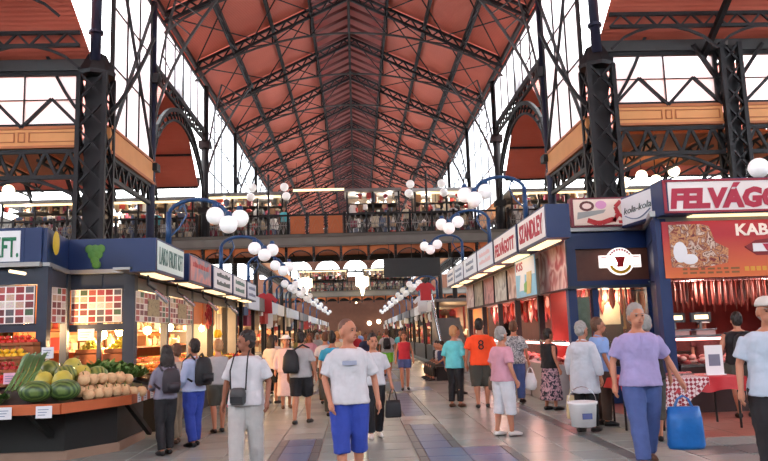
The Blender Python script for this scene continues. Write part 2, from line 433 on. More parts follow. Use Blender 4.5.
for s in (-1, 1):
    side = 'fruit stall' if s < 0 else 'meat stall'
    for k, (ya, yb, z0, c, r) in enumerate(bays):
        w = yb-ya; h = 15.15-z0
        b = [((0, 0), (w, h)), ((w, 0), (0, h))] if k == 0 else None
        # local x -> +Y on the left wall (rz=90 deg); on the right wall run from far to near
        if s < 0: window('tall clerestory window on the %s side, %s' % (side, where[k]), (-8, ya, z0), math.pi/2, w, h, c, r, b)
        else: window('tall clerestory window on the %s side, %s' % (side, where[k]), (8, yb, z0), -math.pi/2, w, h, c, r, b)
        if k != 1:
            t = thing('wall_%s_bay' % ('left' if s < 0 else 'right'), 'ochre panel and iron girder under the clerestory on the %s side, %s' % (side, where[k]), kind='structure')
            G().bx(s*8-.12, s*8+.12, ya-.3, yb+.3, 7.75, 8.5).build('ochre_panel', YELLOW, t)
            g = G()
            g.bx(s*8-.16, s*8+.16, ya-.3, yb+.3, 8.5, 8.6); g.bx(s*8-.16, s*8+.16, ya-.3, yb+.3, 7.66, 7.76)
            g.build('panel_trim', YELLOW_D, t)
            G().lattice((s*8, ya, 6.9), (s*8, yb, 6.9), (0, 0, .7), 6 if k == 0 else 10, .14, .09).build('girder', IRON, t)
        else:
            G().bx(s*8.3, s*22, 38.5, 38.7, 9.75, 10.2).build('wall_%s_spandrel' % ('left' if s < 0 else 'right'), IRON_GREY, label='dark iron spandrel closing the side vault on the %s side' % side, kind='structure')
            t = thing('wall_%s_arch' % ('left' if s < 0 else 'right'), 'open iron arch leading to the red side vault on the %s side' % side, kind='structure')
            pts = [(s*8, 28.5+9.8*i/16, 9.2+2.9*math.sin(math.pi*i/16)**.6) for i in range(17)]
            g = G().path(pts, .14, .18).path([(a, b, c-.5) for a, b, c in pts], .1, .1)
            for i in range(16):
                a, b = pts[i], pts[i+1]; g.beam(a, (b[0], b[1], b[2]-.5), .07)
            g.build('arch_rib', IRON, t)
            G().lattice((s*8, 28.5, 12.2), (s*8, 38.3, 12.2), (0, 0, .45), 12, .12, .07).build('girder', IRON, t)
            # side vault: cross gable with ridge along x
            v = thing('ceiling_vault', 'red boarded side vault opening off the nave on the %s side' % side, kind='structure')
            for i in range(6):
                xa = s*(8.3+i*2.2); xb = s*(8.3+(i+1)*2.2); a, b = min(xa, xb)+.02, max(xa, xb)-.02
                for ya_, za_, yb_, zb_ in ((28.4, 9.6, 33.4, 14.2), (33.4, 14.2, 38.4, 9.6)):
                    g = G(); vs = [(a, ya_, za_), (b, ya_, za_), (b, yb_, zb_), (a, yb_, zb_)]
                    g.add(vs+[(p, q, r_+.06) for p, q, r_ in vs], [(0, 1, 2, 3), (7, 6, 5, 4), (0, 4, 5, 1), (1, 5, 6, 2), (2, 6, 7, 3), (3, 7, 4, 0)])
                    g.build('roof_panel', ROOF, v)
                if i:
                    g = G()
                    for ya_, za_, yb_, zb_ in ((28.4, 9.3, 33.4, 13.9), (38.4, 9.3, 33.4, 13.9)): g.lattice((xa, ya_, za_), (xa, yb_, zb_), (0, 0, -.3), 8, .09, .05)
                    g.beam((xa, 28.4, 9.3), (xa, 38.4, 9.3), .08)
                    g.build('rafter', IRON, v)
            for yy, zz in ((35.0, 12.6), (36.7, 11.0), (38.2, 9.6), (33.4, 14.0)):
                G().beam((s*8.3, yy, zz), (s*21.5, yy, zz), .1).build('purlin', IRON, v)
    # orange soffits over the side aisles
    for ya, yb in ((23.3, 28.3),):
        c = thing('ceiling_aisle', 'orange boarded aisle ceiling on the %s side, %s' % (side, 'near the crossing' if ya < 30 else 'behind the gallery'), kind='structure')
        k = 7
        for i in range(k):
            xa = 8.3+i*1.95
            G().bx(s*xa, s*(xa+1.9), ya, yb, 7.95, 8.05).build('soffit_panel', ORANGE, c)
            G().lattice((s*xa, ya, 7.85), (s*xa, yb, 7.85), (0, 0, -.35), 6, .08, .05).build('joist', IRON, c)
    # outer wall with a band of low windows
    w = thing('wall_%s' % ('left' if s < 0 else 'right'), 'grey outer aisle wall with low window band on the %s side' % side, kind='structure')
    G().bx(s*22, s*22.3, 23, 109, 0, 6.6).build('wall_face', STONE, w)
    G().bx(s*22, s*22.3, 23, 109, 7.9, 9.5).build('wall_head', STONE, w)
    for k in range(12): G().bx(s*22, s*22.3, 23+k*7.5, 24.2+k*7.5, 6.6, 7.9).build('pier', STONE, w)

# ================================================================ CROSSING FRONT: walls at y = 23 beside the nave
for s, dz in ((-1, -.15), (1, .2)):
    side = 'fruit stall' if s < 0 else 'meat stall'
    tr = thing('wall_crossing_%s' % ('left' if s < 0 else 'right'), 'ochre panelled wall above the %s with iron girder below' % side, kind='structure')
    for k, (xa, xb) in enumerate(((8.75, 12.45), (13.15, 17.2))):
        w = xb-xa; h = 1.9; x0 = xa if s > 0 else -xb
        br_ = []
        for q in (0, 1): br_ += [((q*w/2, 0), (q*w/2+w/4, h*.5)), ((q*w/2+w/4, h*.5), ((q+1)*w/2, 0))]
        window('low wide window with zigzag braces above the %s, %s' % (side, 'next to the nave' if k == 0 else 'outermost'), (x0, 23, 8.62+dz), 0, w, h, 2, 2, br_, .035)
        G().bx(x0, x0+w, 22.9, 23.1, 8.0+dz, 8.6+dz).build('ochre_panel', YELLOW, tr)
        g = G(); g.bx(x0, x0+w, 22.86, 23.12, 8.56+dz, 8.66+dz); g.bx(x0, x0+w, 22.86, 23.12, 7.94+dz, 8.02+dz); g.build('panel_trim', YELLOW_D, tr)
        for q, (fa, fb) in enumerate(((.03, .44), (.47, .53), (.56, .97))):
            g = G(); a, b = x0+w*fa, x0+w*fb
            for r_ in ((a, b, 8.14+dz, 8.165+dz), (a, b, 8.44+dz, 8.465+dz), (a, a+.03, 8.14+dz, 8.465+dz), (b-.03, b, 8.14+dz, 8.465+dz)): g.bx(r_[0], r_[1], 22.87, 22.9, r_[2], r_[3])
            g.build('moulding', YELLOW_D, tr)
        G().lattice((x0, 23, 7.0+dz), (x0+w, 23, 7.0+dz), (0, 0, .85), 5, .13, .09).build('girder', IRON, tr)
        pts = [(x0+w*i/12, 23, 6.3+dz+.62*math.sin(math.pi*i/12)) for i in range(13)]
        G().path(pts, .1).build('girder_arch', IRON, tr)
        G().bx(x0-.3, x0+w+.3, 22.85, 23.15, 10.52+dz, 10.9+dz).build('head_beam', IRON_GREY, tr)
    # sloping crossing roof above the windows
    cr = thing('ceiling_crossing', 'red boarded crossing roof sloping up over the %s' % side, kind='structure')
    for i in range(7):
        for j in range(4):
            xa = 8.5+i*2.0; ya = 23.1-j*2.6; yb = ya-2.6; za_ = 10.95+dz+(23.1-ya)*.62; zb_ = 10.95+dz+(23.1-yb)*.62
            a, b = sorted((s*xa, s*(xa+2.0))); g = G(); vs = [(a, ya, za_), (b, ya, za_), (b, yb, zb_), (a, yb, zb_)]
            g.add(vs+[(p, q, r_+.06) for p, q, r_ in vs], [(0, 1, 2, 3), (7, 6, 5, 4), (0, 4, 5, 1), (1, 5, 6, 2), (2, 6, 7, 3), (3, 7, 4, 0)]).build('roof_panel', ROOF, cr)
    a, b = sorted((s*8.5, s*22.5))
    for yy in (22.0, 20.4):
        z = 10.95+dz+(23.1-yy)*.62-.62; n = 16
        g = G().lattice((a, yy, z), (b, yy, z), (0, 0, .42), 18, .11, .06)
        for i in range(4):
            xa = a+(b-a)*i/4; xb = a+(b-a)*(i+1)/4
            g.path([(xa+(xb-xa)*q/8, yy, z-.75+.75*math.sin(math.pi*q/8)**.7) for q in range(9)], .08)
        g.build('purlin_girder', IRON, cr)
    for i in range(1, 4):
        xx = a+(b-a)*i/4
        G().beam((xx, 23.0, 10.3+dz), (xx, 12, 10.3+dz+11*.62), .16, .2).build('rafter', IRON, cr)

# ================================================================ COLUMNS
def lattice_col(name, label, x, y, w, z1, m=IRON, group=None):
    t = thing(name, label, 'column', (x, y, 0), 0, group, 'structure'); h = w/2
    g = G()
    for a in (-1, 1):
        for b in (-1, 1): g.bx(a*h-.07, a*h+.07, b*h-.07, b*h+.07, 0, z1)
    g.build('corner_angle', m, t)
    g = G(); n = int(z1/w/1.1)
    for i in range(n):
        za_, zb_ = z1*i/n, z1*(i+1)/n
        for b in (-1, 1):
            g.beam((-h, b*h, za_), (h, b*h, zb_), .07); g.beam((h, b*h, za_), (-h, b*h, zb_), .07)
            g.beam((b*h, -h, za_), (b*h, h, zb_), .07); g.beam((b*h, h, za_), (b*h, -h, zb_), .07)
    g.build('lacing', m, t)
    G().bx(-h*.75, h*.75, -h*.3, h*.3, 0, z1).build('web_plate', IRON, t)
    return t
for s in (-1, 1):
    side = 'fruit stall' if s < 0 else 'meat stall'
    t = lattice_col('iron_column', 'thick dark latticed iron column rising behind the %s at the crossing' % side, s*8.3, 23, .82, 10.2)
    G().lathe([(.6, 0), (.62, .12), (.42, .5), (.3, .75)], (0, 0, 10.15), 8).build('capital', IRON, t)
    for q in (-1, 1):
        G().path([(q*.45, 0, 8.9+dzz) for dzz in (0,)]+[(q*(.45+.28*i), 0, 8.9+.32*i+.04*i*i) for i in range(1, 6)], .1).build('bracket', IRON, t)
    G().tube([(-s*.05, -.3, 10.6), (-s*.05, -.3, 19)], .17, 12).build('upper_shaft', IRON_BLUE, t, True)
    for zz in (11.5, 13, 14.5): G().lathe([(.17, 0), (.24, .03), (.24, .12), (.17, .15)], (-s*.05, -.3, zz), 12).build('shaft_ring', IRON_BLUE, t)
    t = lattice_col('iron_column', 'latticed iron column further out past the %s windows' % side, s*12.8, 23, .62, 10.9)
    G().path([(0, 0, 8.4), (.3*s, 0, 9.6), (1.2*s, -.2, 10.9)], .12).build('bracket', IRON, t)
    G().path([(0, 0, 8.4), (-.3*s, 0, 9.6), (-1.2*s, -.2, 10.9)], .12).build('bracket', IRON, t)
    for k, y in enumerate((28.3, 38.5, 48, 58, 68, 78, 88)):
        names = ('at the side vault mouth', 'beyond the side vault', 'third along the nave', 'fourth along the nave', 'fifth along the nave', 'sixth along the nave', 'seventh along the nave')
        t = thing('iron_pole', 'slim blue iron column on the %s side, %s' % (side, names[k]), 'column', (s*8, y, 0), 0, None, 'structure')
        g = G().tube([(0, 0, 0), (0, 0, 15.3)], .17 if k == 0 else .2, 12); g.build('shaft', IRON_BLUE if k == 0 else IRON, t, True)
        g = G().bx(-.3, .3, -.25, .25, 8.2, 8.5).bx(-.3, .3, -.25, .25, 11.8, 12.2); g.build('collar', IRON, t)
        # curved roof bracket reaching into the nave
        pts = [(-s*(2.6*(i/8)**1.8), 0, 9.2+6.2*(i/8)) for i in range(9)]
        g = G().path(pts, .1)
        g.path([(p[0]*.35, 0, p[2]) for p in pts], .08)
        for i in range(1, 8): g.beam((pts[i][0], 0, pts[i][2]), (pts[i+1][0]*.35, 0, pts[i+1][2]), .05)
        g.build('roof_bracket', IRON_GREY, t)

# ================================================================ END WALL far down the nave
BRICK = mat('brick_wall', (104, 66, 50), .8, 0, .2, 2)
ew = thing('wall_end', 'brick end wall of the hall with arched fanlights', kind='structure')
G().bx(-22, 22, 109, 109.5, 0, 10.1).build('wall_face', BRICK, ew)
for i in range(7):
    xc = -12.6+i*4.2
    G().bx(xc-2.1-.25, xc-2.1+.25, 109, 109.5, 10.1, 13.2).build('pier', BRICK, ew)
    r = 1.85; pts = [(xc-1.85, 10.9), (xc-1.85, 13.2), (xc+1.85, 13.2), (xc+1.85, 10.9)]
    arcp = [(xc+1.85*math.cos(math.pi*q/10), 10.95+1.75*math.sin(math.pi*q/10)) for q in range(11)]
    for q in range(10):
        (xa, za_), (xb, zb_) = arcp[q], arcp[q+1]
        G().prism([(xb, zb_), (xa, za_), (xa, 13.25), (xb, 13.25)], 'y', 109, 109.4).build('spandrel', BRICK, ew)
    for q in range(1, 6):
        G().beam((xc, 109.2, 10.95), (xc+1.8*math.cos(math.pi*q/6), 109.2, 10.95+1.7*math.sin(math.pi*q/6)), .08).build('fan_bar', IRON, ew)
G().bx(-15, 15, 109, 109.4, 10.7, 10.95).build('sill', IRON, ew)
G().prism([(-22, 13.2), (22, 13.2), (8, 15.6), (0, 20), (-8, 15.6)], 'y', 109, 109.5).build('gable', BRICK, ew)
# ================================================================ GALLERY across the hall at y = 38 and a second one at y = 88
ARCHO = mat('orange_arch', (186, 102, 56), .6, 0, .12, 2)
GOODS = [mat('goods_%d' % i, c, .6, 0, .1, 9) for i, c in enumerate(((176, 60, 54), (206, 190, 160), (84, 96, 124), (140, 100, 72), (230, 226, 220), (78, 80, 78), (176, 150, 116), (130, 50, 70)))]
def goods(name, x0, x1, y0, y1, shelves, n, parent, smin=.07, smax=.22, hang=False, idx=range(8), seed=1):
    """a crowded mass of small goods nobody could count: one part"""
    r = random.Random(seed); g = G(); idx = list(idx)
    for z in shelves:
        for _ in range(n):
            g.mi(r.choice(idx)); w, d, h = r.uniform(smin, smax), r.uniform(smin, smax), r.uniform(smin, smax*1.5)
            zc = z-h/2 if hang else z+h/2
            x = r.uniform(x0, x1); y = r.uniform(y0, y1)
            if r.random() < .5: g.box((x, y, zc), (w, d, h), r.uniform(0, 3))
            else: g.lathe([(w*.35, -h/2), (w*.5, -h/5), (w*.5, h/6), (w*.2, h*.4), (w*.2, h/2)], (x, y, zc), 7)
    return g.build(name, GOODS, parent, kind='stuff')
def gallery(Y, label, z0, z1, depth, xs, far=False):
    t = thing('gallery_deck', label, kind='structure')
    G().bx(-22, 22, Y, Y+depth, z1-.25, z1).build('deck', STONE, t)
    G().bx(-22, 22, Y-.08, Y, z0, z1+.02).build('fascia', mat('gallery_grey', (112, 108, 104), .6, 0, .15, 2), t)
    g = G(); g.bx(-22, 22, Y-.16, Y-.08, z1-.1, z1+.06); g.bx(-22, 22, Y-.14, Y-.08, z0, z0+.1); g.build('cornice', STONE, t)
    w = 1.45; pts = [(-w/2+.05, 0), (-w/2+.05, -.52)]+[(-.62+1.24*i/8, -.52+.34*math.sin(math.pi*i/8)**.7) for i in range(9)]+[(w/2-.05, -.52), (w/2-.05, 0)]
    pan = G().prism(pts[::-1], 'y', 0, .12).mesh('arch_panel', ARCHO)
    rim = G().path([(-.62+1.24*i/8, -.02, -.52+.34*math.sin(math.pi*i/8)**.7) for i in range(9)], .06).mesh('arch_rim', IRON)
    bk = G().bx(-.07, .07, -.1, .3, -.75, .05).bx(-.05, .05, -.3, -.1, -.3, .0).mesh('bracket', IRON)
    for i in range(-xs, xs+1):
        link('arch_panel', pan, t, (i*w, Y+.15, z0)); link('arch_rim', rim, t, (i*w, Y+.15, z0)); link('bracket', bk, t, ((i+.5)*w, Y+.1, z0))
    soff = [(ARCHO)]
    for i in range(-xs, xs+1): G().bx(i*w-.66, i*w+.66, Y+.35, Y+depth, z0+.05, z0+.12).build('soffit_panel', ARCHO, t)
    G().bx(-22, 22, Y+depth-.15, Y+depth, z0-.3, z1).build('rear_beam', IRON, t)
    return t
gd = gallery(38, 'grey iron gallery bridge with orange arched soffit across the nave', 6.2, 6.8, 5, 13)
gd2 = gallery(88, 'second gallery bridge far down the nave', 6.0, 6.7, 5, 9)
# parapets
def railing(name, label, x0, x1, Y, z, ornate=False, h=1.15):
    t = thing(name, label, 'railing', (x0, Y, z)); n = max(1, round((x1-x0)/1.1)); w = (x1-x0)/n
    G().bx(0, x1-x0, -.05, .05, h-.09, h).build('handrail', IRON, t); G().bx(0, x1-x0, -.04, .04, 0, .1).build('bottom_rail', IRON, t)
    if ornate:
        p = G().bx(-w/2+.12, w/2-.12, -.02, .02, .1, h-.1).mesh('panel', ARCHO)
        o = G().path([(-w*.3+w*.6*i/8, -.04, .3+.6*math.sin(math.pi*i/8)) for i in range(9)], .05).path([(-w*.15+w*.3*i/8, -.04, .25+.35*math.sin(math.pi*i/8)) for i in range(9)], .04).mesh('panel_arch', YELLOW_D)
    else:
        g = G()
        for i in range(4):
            xa = -w/2+w*i/4; g.beam((xa, 0, .1), (xa+w/4, 0, h-.1), .022); g.beam((xa+w/4, 0, .1), (xa, 0, h-.1), .022); g.beam((xa, 0, .1), (xa, 0, h-.1), .02)
        g.beam((-w/2, 0, h*.5), (w/2, 0, h*.5), .04); p = g.mesh('lattice_panel', mat('railing_grey', (134, 130, 126), .5, .1, .15)); o = None
    po = G().bx(-.06, .06, -.07, .07, 0, h+.1).mesh('post', IRON)
    for i in range(n):
        link(p.name.split('.')[0], p, t, ((i+.5)*w, 0, 0))
        if o: link('panel_arch', o, t, ((i+.5)*w, 0, 0))
    for i in range(n+1): link('post', po, t, (i*w, 0, 0))
    return t
railing('gallery_railing', 'orange panelled stretch of bridge railing left of the glazed kiosk', -3.5, -.5, 38.0, 6.8, True)
railing('gallery_railing', 'iron lattice bridge railing in front of the glazed kiosk', -.5, 3.0, 38.0, 6.8)
railing('gallery_railing', 'iron lattice bridge railing below the twin globe lamp on the meat stall side', 3.0, 7.7, 38.0, 6.8)
railing('gallery_railing', 'iron lattice bridge railing before the long lit kiosk on the fruit stall side', -7.7, -3.5, 38.0, 6.8)
railing('gallery_railing', 'iron lattice railing of the side gallery above the fruit stall', -21, -8.3, 38.0, 6.8)
railing('gallery_railing', 'iron lattice railing of the side gallery above the meat stall', 8.3, 21, 38.0, 6.8)
railing('gallery_railing', 'low railing of the far second bridge', -8, 8, 88.0, 6.7)
# kiosks on the gallery
def kiosk(label, x0, x1, Y, z, h, d=2.0, seed=1, roof=GREY, tube=True, n=16):
    t = thing('gallery_kiosk', label, 'kiosk', ((x0+x1)/2, Y, z)); w = x1-x0; h2 = w/2
    k = max(2, round(w/1.5)+1); po = G().bx(-.05, .05, -.05, .05, 0, h).mesh('post', IRON)
    for i in range(k):
        for y in (0, d): link('post', po, t, (-h2+w*i/(k-1), y, 0))
    G().bx(-h2-.15, h2+.15, -.25, d+.1, h, h+.16).build('roof', roof, t)
    G().bx(-h2, h2, d-.04, d, .0, h).build('back_panel', mat('kiosk_back', (96, 84, 74), .7, 0, .25, 3), t)
    for zz in (.9, 1.5, 2.0):
        if zz < h-.2: G().bx(-h2+.05, h2-.05, d*.35, d-.05, zz-.04, zz).build('shelf', DWOOD, t)
    G().bx(-h2, h2, .0, .06, 0, .85).build('counter_front', IRON_GREY, t)
    goods('goods', -h2+.1, h2-.1, .45*d, d-.2, [zz for zz in (.9, 1.5, 2.0) if zz < h-.2], int(n*w/2), t, seed=seed)
    for q in (-.3, .3):
        l = glow('kiosk_light', (q*w, .7, h-.35), 110, (1, .86, .7), .2); l.parent = t
    goods('hanging_goods', -h2+.1, h2-.1, .1, .4, [h-.05, h-.7], int(n*w/4), t, .12, .36, True, seed=seed+50)
    goods('stacked_goods', -h2+.1, h2-.1, -.35, -.15, [0, .5], int(n*w/3), t, .14, .4, False, seed=seed+90)
    if tube: G().bx(-h2+.1, h2-.1, -.12, -.02, h-.14, h-.03).build('light_tube', CREAM, t)
    return t
kiosk('long lit souvenir kiosk on the bridge on the fruit stall side', -8.0, -3.9, 39.2, 6.8, 2.45, seed=3)
kiosk('glazed framed kiosk in the middle of the bridge', -.35, 2.5, 39.1, 6.8, 2.5, seed=4, tube=False)
kiosk('grey roofed kiosk on the bridge below the twin globe lamp', 3.4, 6.9, 39.2, 6.8, 2.45, seed=5, roof=mat('pale_roof', (176, 178, 180), .5, 0, .05))
kiosk('textile kiosk on the side gallery beside the thick fruit stall column', -13.2, -8.8, 39.2, 6.8, 2.3, seed=6, n=24)
kiosk('textile kiosk on the side gallery far out above the fruit stall', -19, -13.8, 39.2, 6.8, 2.3, seed=7, n=24)
kiosk('lit kiosk on the side gallery behind the blue corner sign', 8.8, 13.4, 39.2, 6.8, 2.3, seed=8, n=24)
kiosk('lit kiosk on the side gallery behind the big red lettered sign', 14, 20, 39.2, 6.8, 2.3, seed=9, n=24)
# bright tube hung over the orange railing
t = thing('hanging_light_tube', 'long glowing tube light hung above the orange railing', 'light', (-1.9, 39, 9.4))
G().bx(-1.4, 1.4, -.05, .05, 0, .12).build('tube', CREAM, t); G().beam((-1.2, 0, .12), (-1.2, 0, 1.6), .02).beam((1.2, 0, .12), (1.2, 0, 1.6), .02).build('hanger', IRON, t)
# dark display board slung under the bridge
t = thing('display_board', 'black board slung beneath the bridge on thin rods', 'board', (3.0, 37.86, 4.45))
G().bx(-1.5, 1.5, 0, .1, 0, 1.0).build('board', BLACK, t); g = G(); [g.beam((q, .05, 1.0), (q, .05, 1.75), .04) for q in (-1.2, 0, 1.2)]; g.build('rod', IRON_GREY, t)

# ---------------------------------------------------------------- globe lamps
GLOBE = mat('white_globe', (250, 250, 250), .35, 0, 0, emit=((255, 252, 246), .1))
GLOBE_LIT = mat('lit_globe', (255, 240, 214), .4, 0, 0, emit=((255, 236, 200), 3.0))
gl_me = G().ell((0, 0, 0), .17, 16, 10).mesh('globe', GLOBE, True)
neck = G().lathe([(.05, 0), (.07, .03), (.05, .1)], n=8).mesh('neck', BLUE_L)
def globe_lamp(s, x, y, z, drop, label):
    """post on the stall edge, arm curling over the aisle (towards s), three globes"""
    t = thing('globe_lamp', label, 'lamp', (x, y, z), 0, 'globe lamps over the aisle'); R = 1.1
    G().tube([(0, 0, -drop), (0, 0, .55)], [.06, .05], 8).build('post', BLUE_L, t, True)
    G().lathe([(.1, -drop), (.1, -drop+.05), (.06, -drop+.09)], n=10).build('post_foot', BLUE_L, t)
    pts = [(s*(R/2-R/2*math.cos(math.pi*i/10)), 0, .5+.32*math.sin(math.pi*i/10)-.06*i/10) for i in range(11)]
    G().tube(pts, .04, 8).build('arm', BLUE_L, t, True)
    G().path([(s*.04, 0, .1), (s*.2, 0, .25), (s*.34, 0, .5), (s*.28, 0, .7), (s*.2, 0, .62)], .03).build('scroll', BLUE_L, t)
    G().ell((s*R, 0, .42), .07, 8, 6).build('hub', BLUE_L, t)
    for (dx, dy, dz) in ((R+.22, .1, .42), (R-.22, -.05, .46), (R+.06, -.22, .26)):
        go = link('globe', gl_me, t, (s*dx, dy, dz)); link('globe_neck', neck, go, (0, 0, .14))
ordn = ['first', 'second', 'third', 'fourth', 'fifth', 'sixth', 'seventh', 'eighth', 'ninth', 'tenth']
for k, y in enumerate([13.6, 18.9, 24.0-.3, 31.4, 36.2, 41, 47.5, 54, 62, 72]):
    globe_lamp(1, -3.5 if k < 3 else -3.95, y, 3.42 if k < 3 else 3.35, .14 if k < 3 else .25, 'three-globe lamp on the fruit stall row, %s post from the corner sign' % ordn[k])
for k, y in enumerate([15.6, 20.0, 25.2, 35, 40, 45, 51, 57, 66, 78]):
    globe_lamp(-1, 3.8 if k < 3 else 3.95, y, 4.15 if k < 3 else 3.45, .25 if k < 3 else .35, 'three-globe lamp on the meat stall row, %s post from the corner sign' % ordn[k])
def bridge_lamp(x, label):
    t = thing('twin_globe_lamp', label, 'lamp', (x, 38.22, 6.8), 0, 'lamps on the bridge')
    G().tube([(0, 0, 0), (0, 0, 3.4)], .06, 8).build('post', IRON, t)
    G().tube([(.85*math.cos(math.pi*i/10), 0, 2.9+.75*math.sin(math.pi*i/10)) for i in range(11)], .045, 8).build('arm', IRON, t)
    for q in (-1, 1):
        for dz in (0, -.5): link('globe', gl_me, t, (q*.85+q*.1*(dz < 0), 0, 2.7+dz)).scale = (1.35,)*3
bridge_lamp(-4.55, 'two-armed globe lamp on the bridge on the fruit stall side')
bridge_lamp(3.95, 'two-armed globe lamp on the bridge on the meat stall side')
for k, (x, y, z) in enumerate(((10.5, 27, 7.05), (11.2, 27, 7.3), (11.75, 27, 7.1), (12.5, 27, 7.45))):
    t = thing('hanging_globe', 'glowing globe hung under the orange aisle ceiling above the big red lettered sign', 'lamp', (x, y, z), 0, 'hanging globes in the meat side aisle')
    G().ell((0, 0, 0), .22, 12, 8).build('globe', GLOBE_LIT, t, True); G().beam((0, 0, .2), (0, 0, 7.95-z), .03).build('cord', IRON, t)
t = thing('hanging_globe', 'large white globe on a stem at the outer end of the red lettered sign', 'lamp', (8.0, 13.6, 4.15))
G().ell((0, 0, .42), .2, 16, 10).build('globe', GLOBE, t, True); G().tube([(0, 0, 0), (0, 0, .26)], .04).build('stem', BLUE_L, t)
for k, (x, y, z) in enumerate(((-13.6, 27, 7.1), (-12.9, 27, 7.3))):
    t = thing('hanging_globe', 'glowing globe hung under the aisle ceiling above the fruit stall', 'lamp', (x, y, z), 0, 'hanging globes in the fruit side aisle')
    G().ell((0, 0, 0), .22, 12, 8).build('globe', GLOBE_LIT, t, True); G().beam((0, 0, .2), (0, 0, 7.95-z), .03).build('cord', IRON, t)

# warm lamps added under the bridges to brighten the orange arches
for k, (x, y) in enumerate(((-7.2, 37.2), (-3.6, 37.2), (0.2, 37.2), (6.6, 37.2), (-5, 87.2), (0, 87.2), (5, 87.2))):
    t = thing('added_soffit_lamp', 'added warm lamp brightening the arches under the %s bridge, %s' % ('near' if y < 50 else 'far', ('by the fruit side column', 'below the orange railing', 'below the glazed kiosk', 'by the meat side column', 'on the fruit side', 'in the middle', 'on the meat side')[k]), 'lamp', (x, y, 5.2))
    G().lathe([(.02, .12), (.05, .1), (.1, 0), (.08, -.03), (.01, -.05)], n=10).build('shade', GLOBE_LIT, t, True); G().path([(0, 0, .1), (0, .3, .75), (0, .78, 1.0)], .025).build('bracket', IRON, t)
    l = glow('added_soffit_light', (0, -.1, -.1), 60 if y < 50 else 90, (1, .78, .5), .1); l.parent = t
for k, (x, y) in enumerate(((-6.0, 86.6), (.8, 86.6))):
    t = thing('pendant_lamp', 'bright white pendant hung before the far bridge on the %s side' % ('fruit' if k == 0 else 'meat'), 'lamp', (x, y, 7.2)); G().lathe([(.1, -1.2), (.35, -.2), (.8, 0), (.8, 1.0), (.2, 1.2)], n=12).build('shade', GLOBE_LIT, t, True); G().beam((0, 0, 1.2), (0, 0, 12), .05).build('cord', IRON, t)
kiosk('busy kiosk on the far bridge on the fruit side', -7, -1, 88.6, 6.7, 2.6, seed=31); kiosk('busy kiosk on the far bridge on the meat side', 1, 7, 88.6, 6.7, 2.6, seed=32)
# ================================================================ FRUIT STALL (left corner) and its row
def wb(g, name, mats, t, smooth=False, **kw):
    """build world-space geometry as a part of an unrotated thing"""
    return g.build(name, mats, t, smooth, loc=tuple(-v for v in t.location), **kw)
SLATE = mat('slate_blue_post', (44, 52, 68), .5, 0, .12, 3)
SOFFIT = mat('soffit_metal', (150, 148, 146), .35, .4, .1, 2)
PLINTH = mat('pink_plinth', (150, 118, 100), .6, 0, .12, 3)
EDGEW = mat('orange_wood_edge', (176, 90, 50), .5, 0, .18, 4)
GREEN = mat('green_letter', (24, 110, 74), .5, 0, 0)
fs = thing('fruit_stall', 'blue corner fruit stall with sloping display and poster windows', 'stall', (-5, 12, 0))
base = [(-7.5, 10.35), (-4.05, 10.35), (-3.55, 11.0), (-3.55, 12.3), (-7.5, 12.3)]
wb(G().prism(base, 'z', .13, .70), 'counter_base', DWOOD, fs)
wb(G().prism([(a+.03*(a > -7), b+.03) for a, b in base], 'z', 0, .13), 'plinth', PLINTH, fs)
edge = [(-7.5, 9.55), (-3.8, 9.55), (-3.25, 10.6), (-3.25, 12.0)]
def zs(x, y):
    """height of the sloping display: rises inwards from its level edge"""
    d = min(y-9.55, ((y-9.55)*.55-(x+3.8)*1.05)/1.186, -3.25-x); return .76+.24*max(0, min(d, 1.0))
outer = [(-7.5, 9.55), (-3.8, 9.55), (-3.25, 10.6), (-3.25, 12.6)]; inner = [(-7.5, 10.55), (-4.33, 10.55), (-4.25, 10.9), (-4.25, 12.6)]
g = G(); vs = [(a, b, .70) for a, b in outer]+[(a, b, .76) for a, b in outer]+[(a, b, 1.0) for a, b in inner]
g.add(vs, [(4, 5, 9, 8), (5, 6, 10, 9), (6, 7, 11, 10), (8, 9, 10, 11), (0, 1, 5, 4), (1, 2, 6, 5), (2, 3, 7, 6), (0, 3, 2, 1), (0, 4, 8), (3, 11, 7), (0, 8, 11, 3)])
wb(g, 'display_shelf', DWOOD, fs)
for (a, b) in zip(edge, edge[1:]): wb(G().beam((a[0], a[1], .765), (b[0], b[1], .765), .05, .13), 'shelf_edge', EDGEW, fs)
for x, y in ((-6.2, 9.7), (-4.3, 9.75), (-3.4, 10.9)): wb(G().beam((x, y, .72), (x+.1, y+.9, .15), .07), 'strut', DWOOD, fs)
# upper structure
P0, P1, P2, P3 = (-7.5, 11.5), (-4.92, 11.5), (-5.16, 13.0), (-3.95, 13.0)
def panel(a, b, z0, z1, t=.1): return G().beam((a[0], a[1], (z0+z1)/2), (b[0], b[1], (z0+z1)/2), t, z1-z0)
for a, b in ((P0, P1), (P1, P2), (P2, P3)): wb(panel(a, b, 2.86, 3.41, .12), 'fascia', BLUE, fs)
for a, b in ((P0, P1), (P1, P2), (P2, P3)): wb(panel(a, (b[0], b[1]), 2.79, 2.86, .22), 'fascia_trim', SOFFIT, fs)
for a, b in ((P0, P1), (P1, P2), (P2, P3)): wb(panel((a[0], a[1]+.08), (b[0], b[1]+.08), 2.52, 2.79, .1), 'lintel', SLATE, fs)
for a, b in ((P0, P1), (P2, P3)): wb(panel((a[0], a[1]+.06), (b[0], b[1]+.06), 1.78, 1.9, .12), 'transom', SLATE, fs)
for x, y, w in ((-4.9, 11.56, .16), (-5.1, 12.9, .12), (-4.02, 13.05, .2), (-4.55, 13.05, .07), (-6.0, 11.58, .08)): wb(G().box((x, y, 1.85), (w, w, 1.9)), 'post', SLATE, fs)
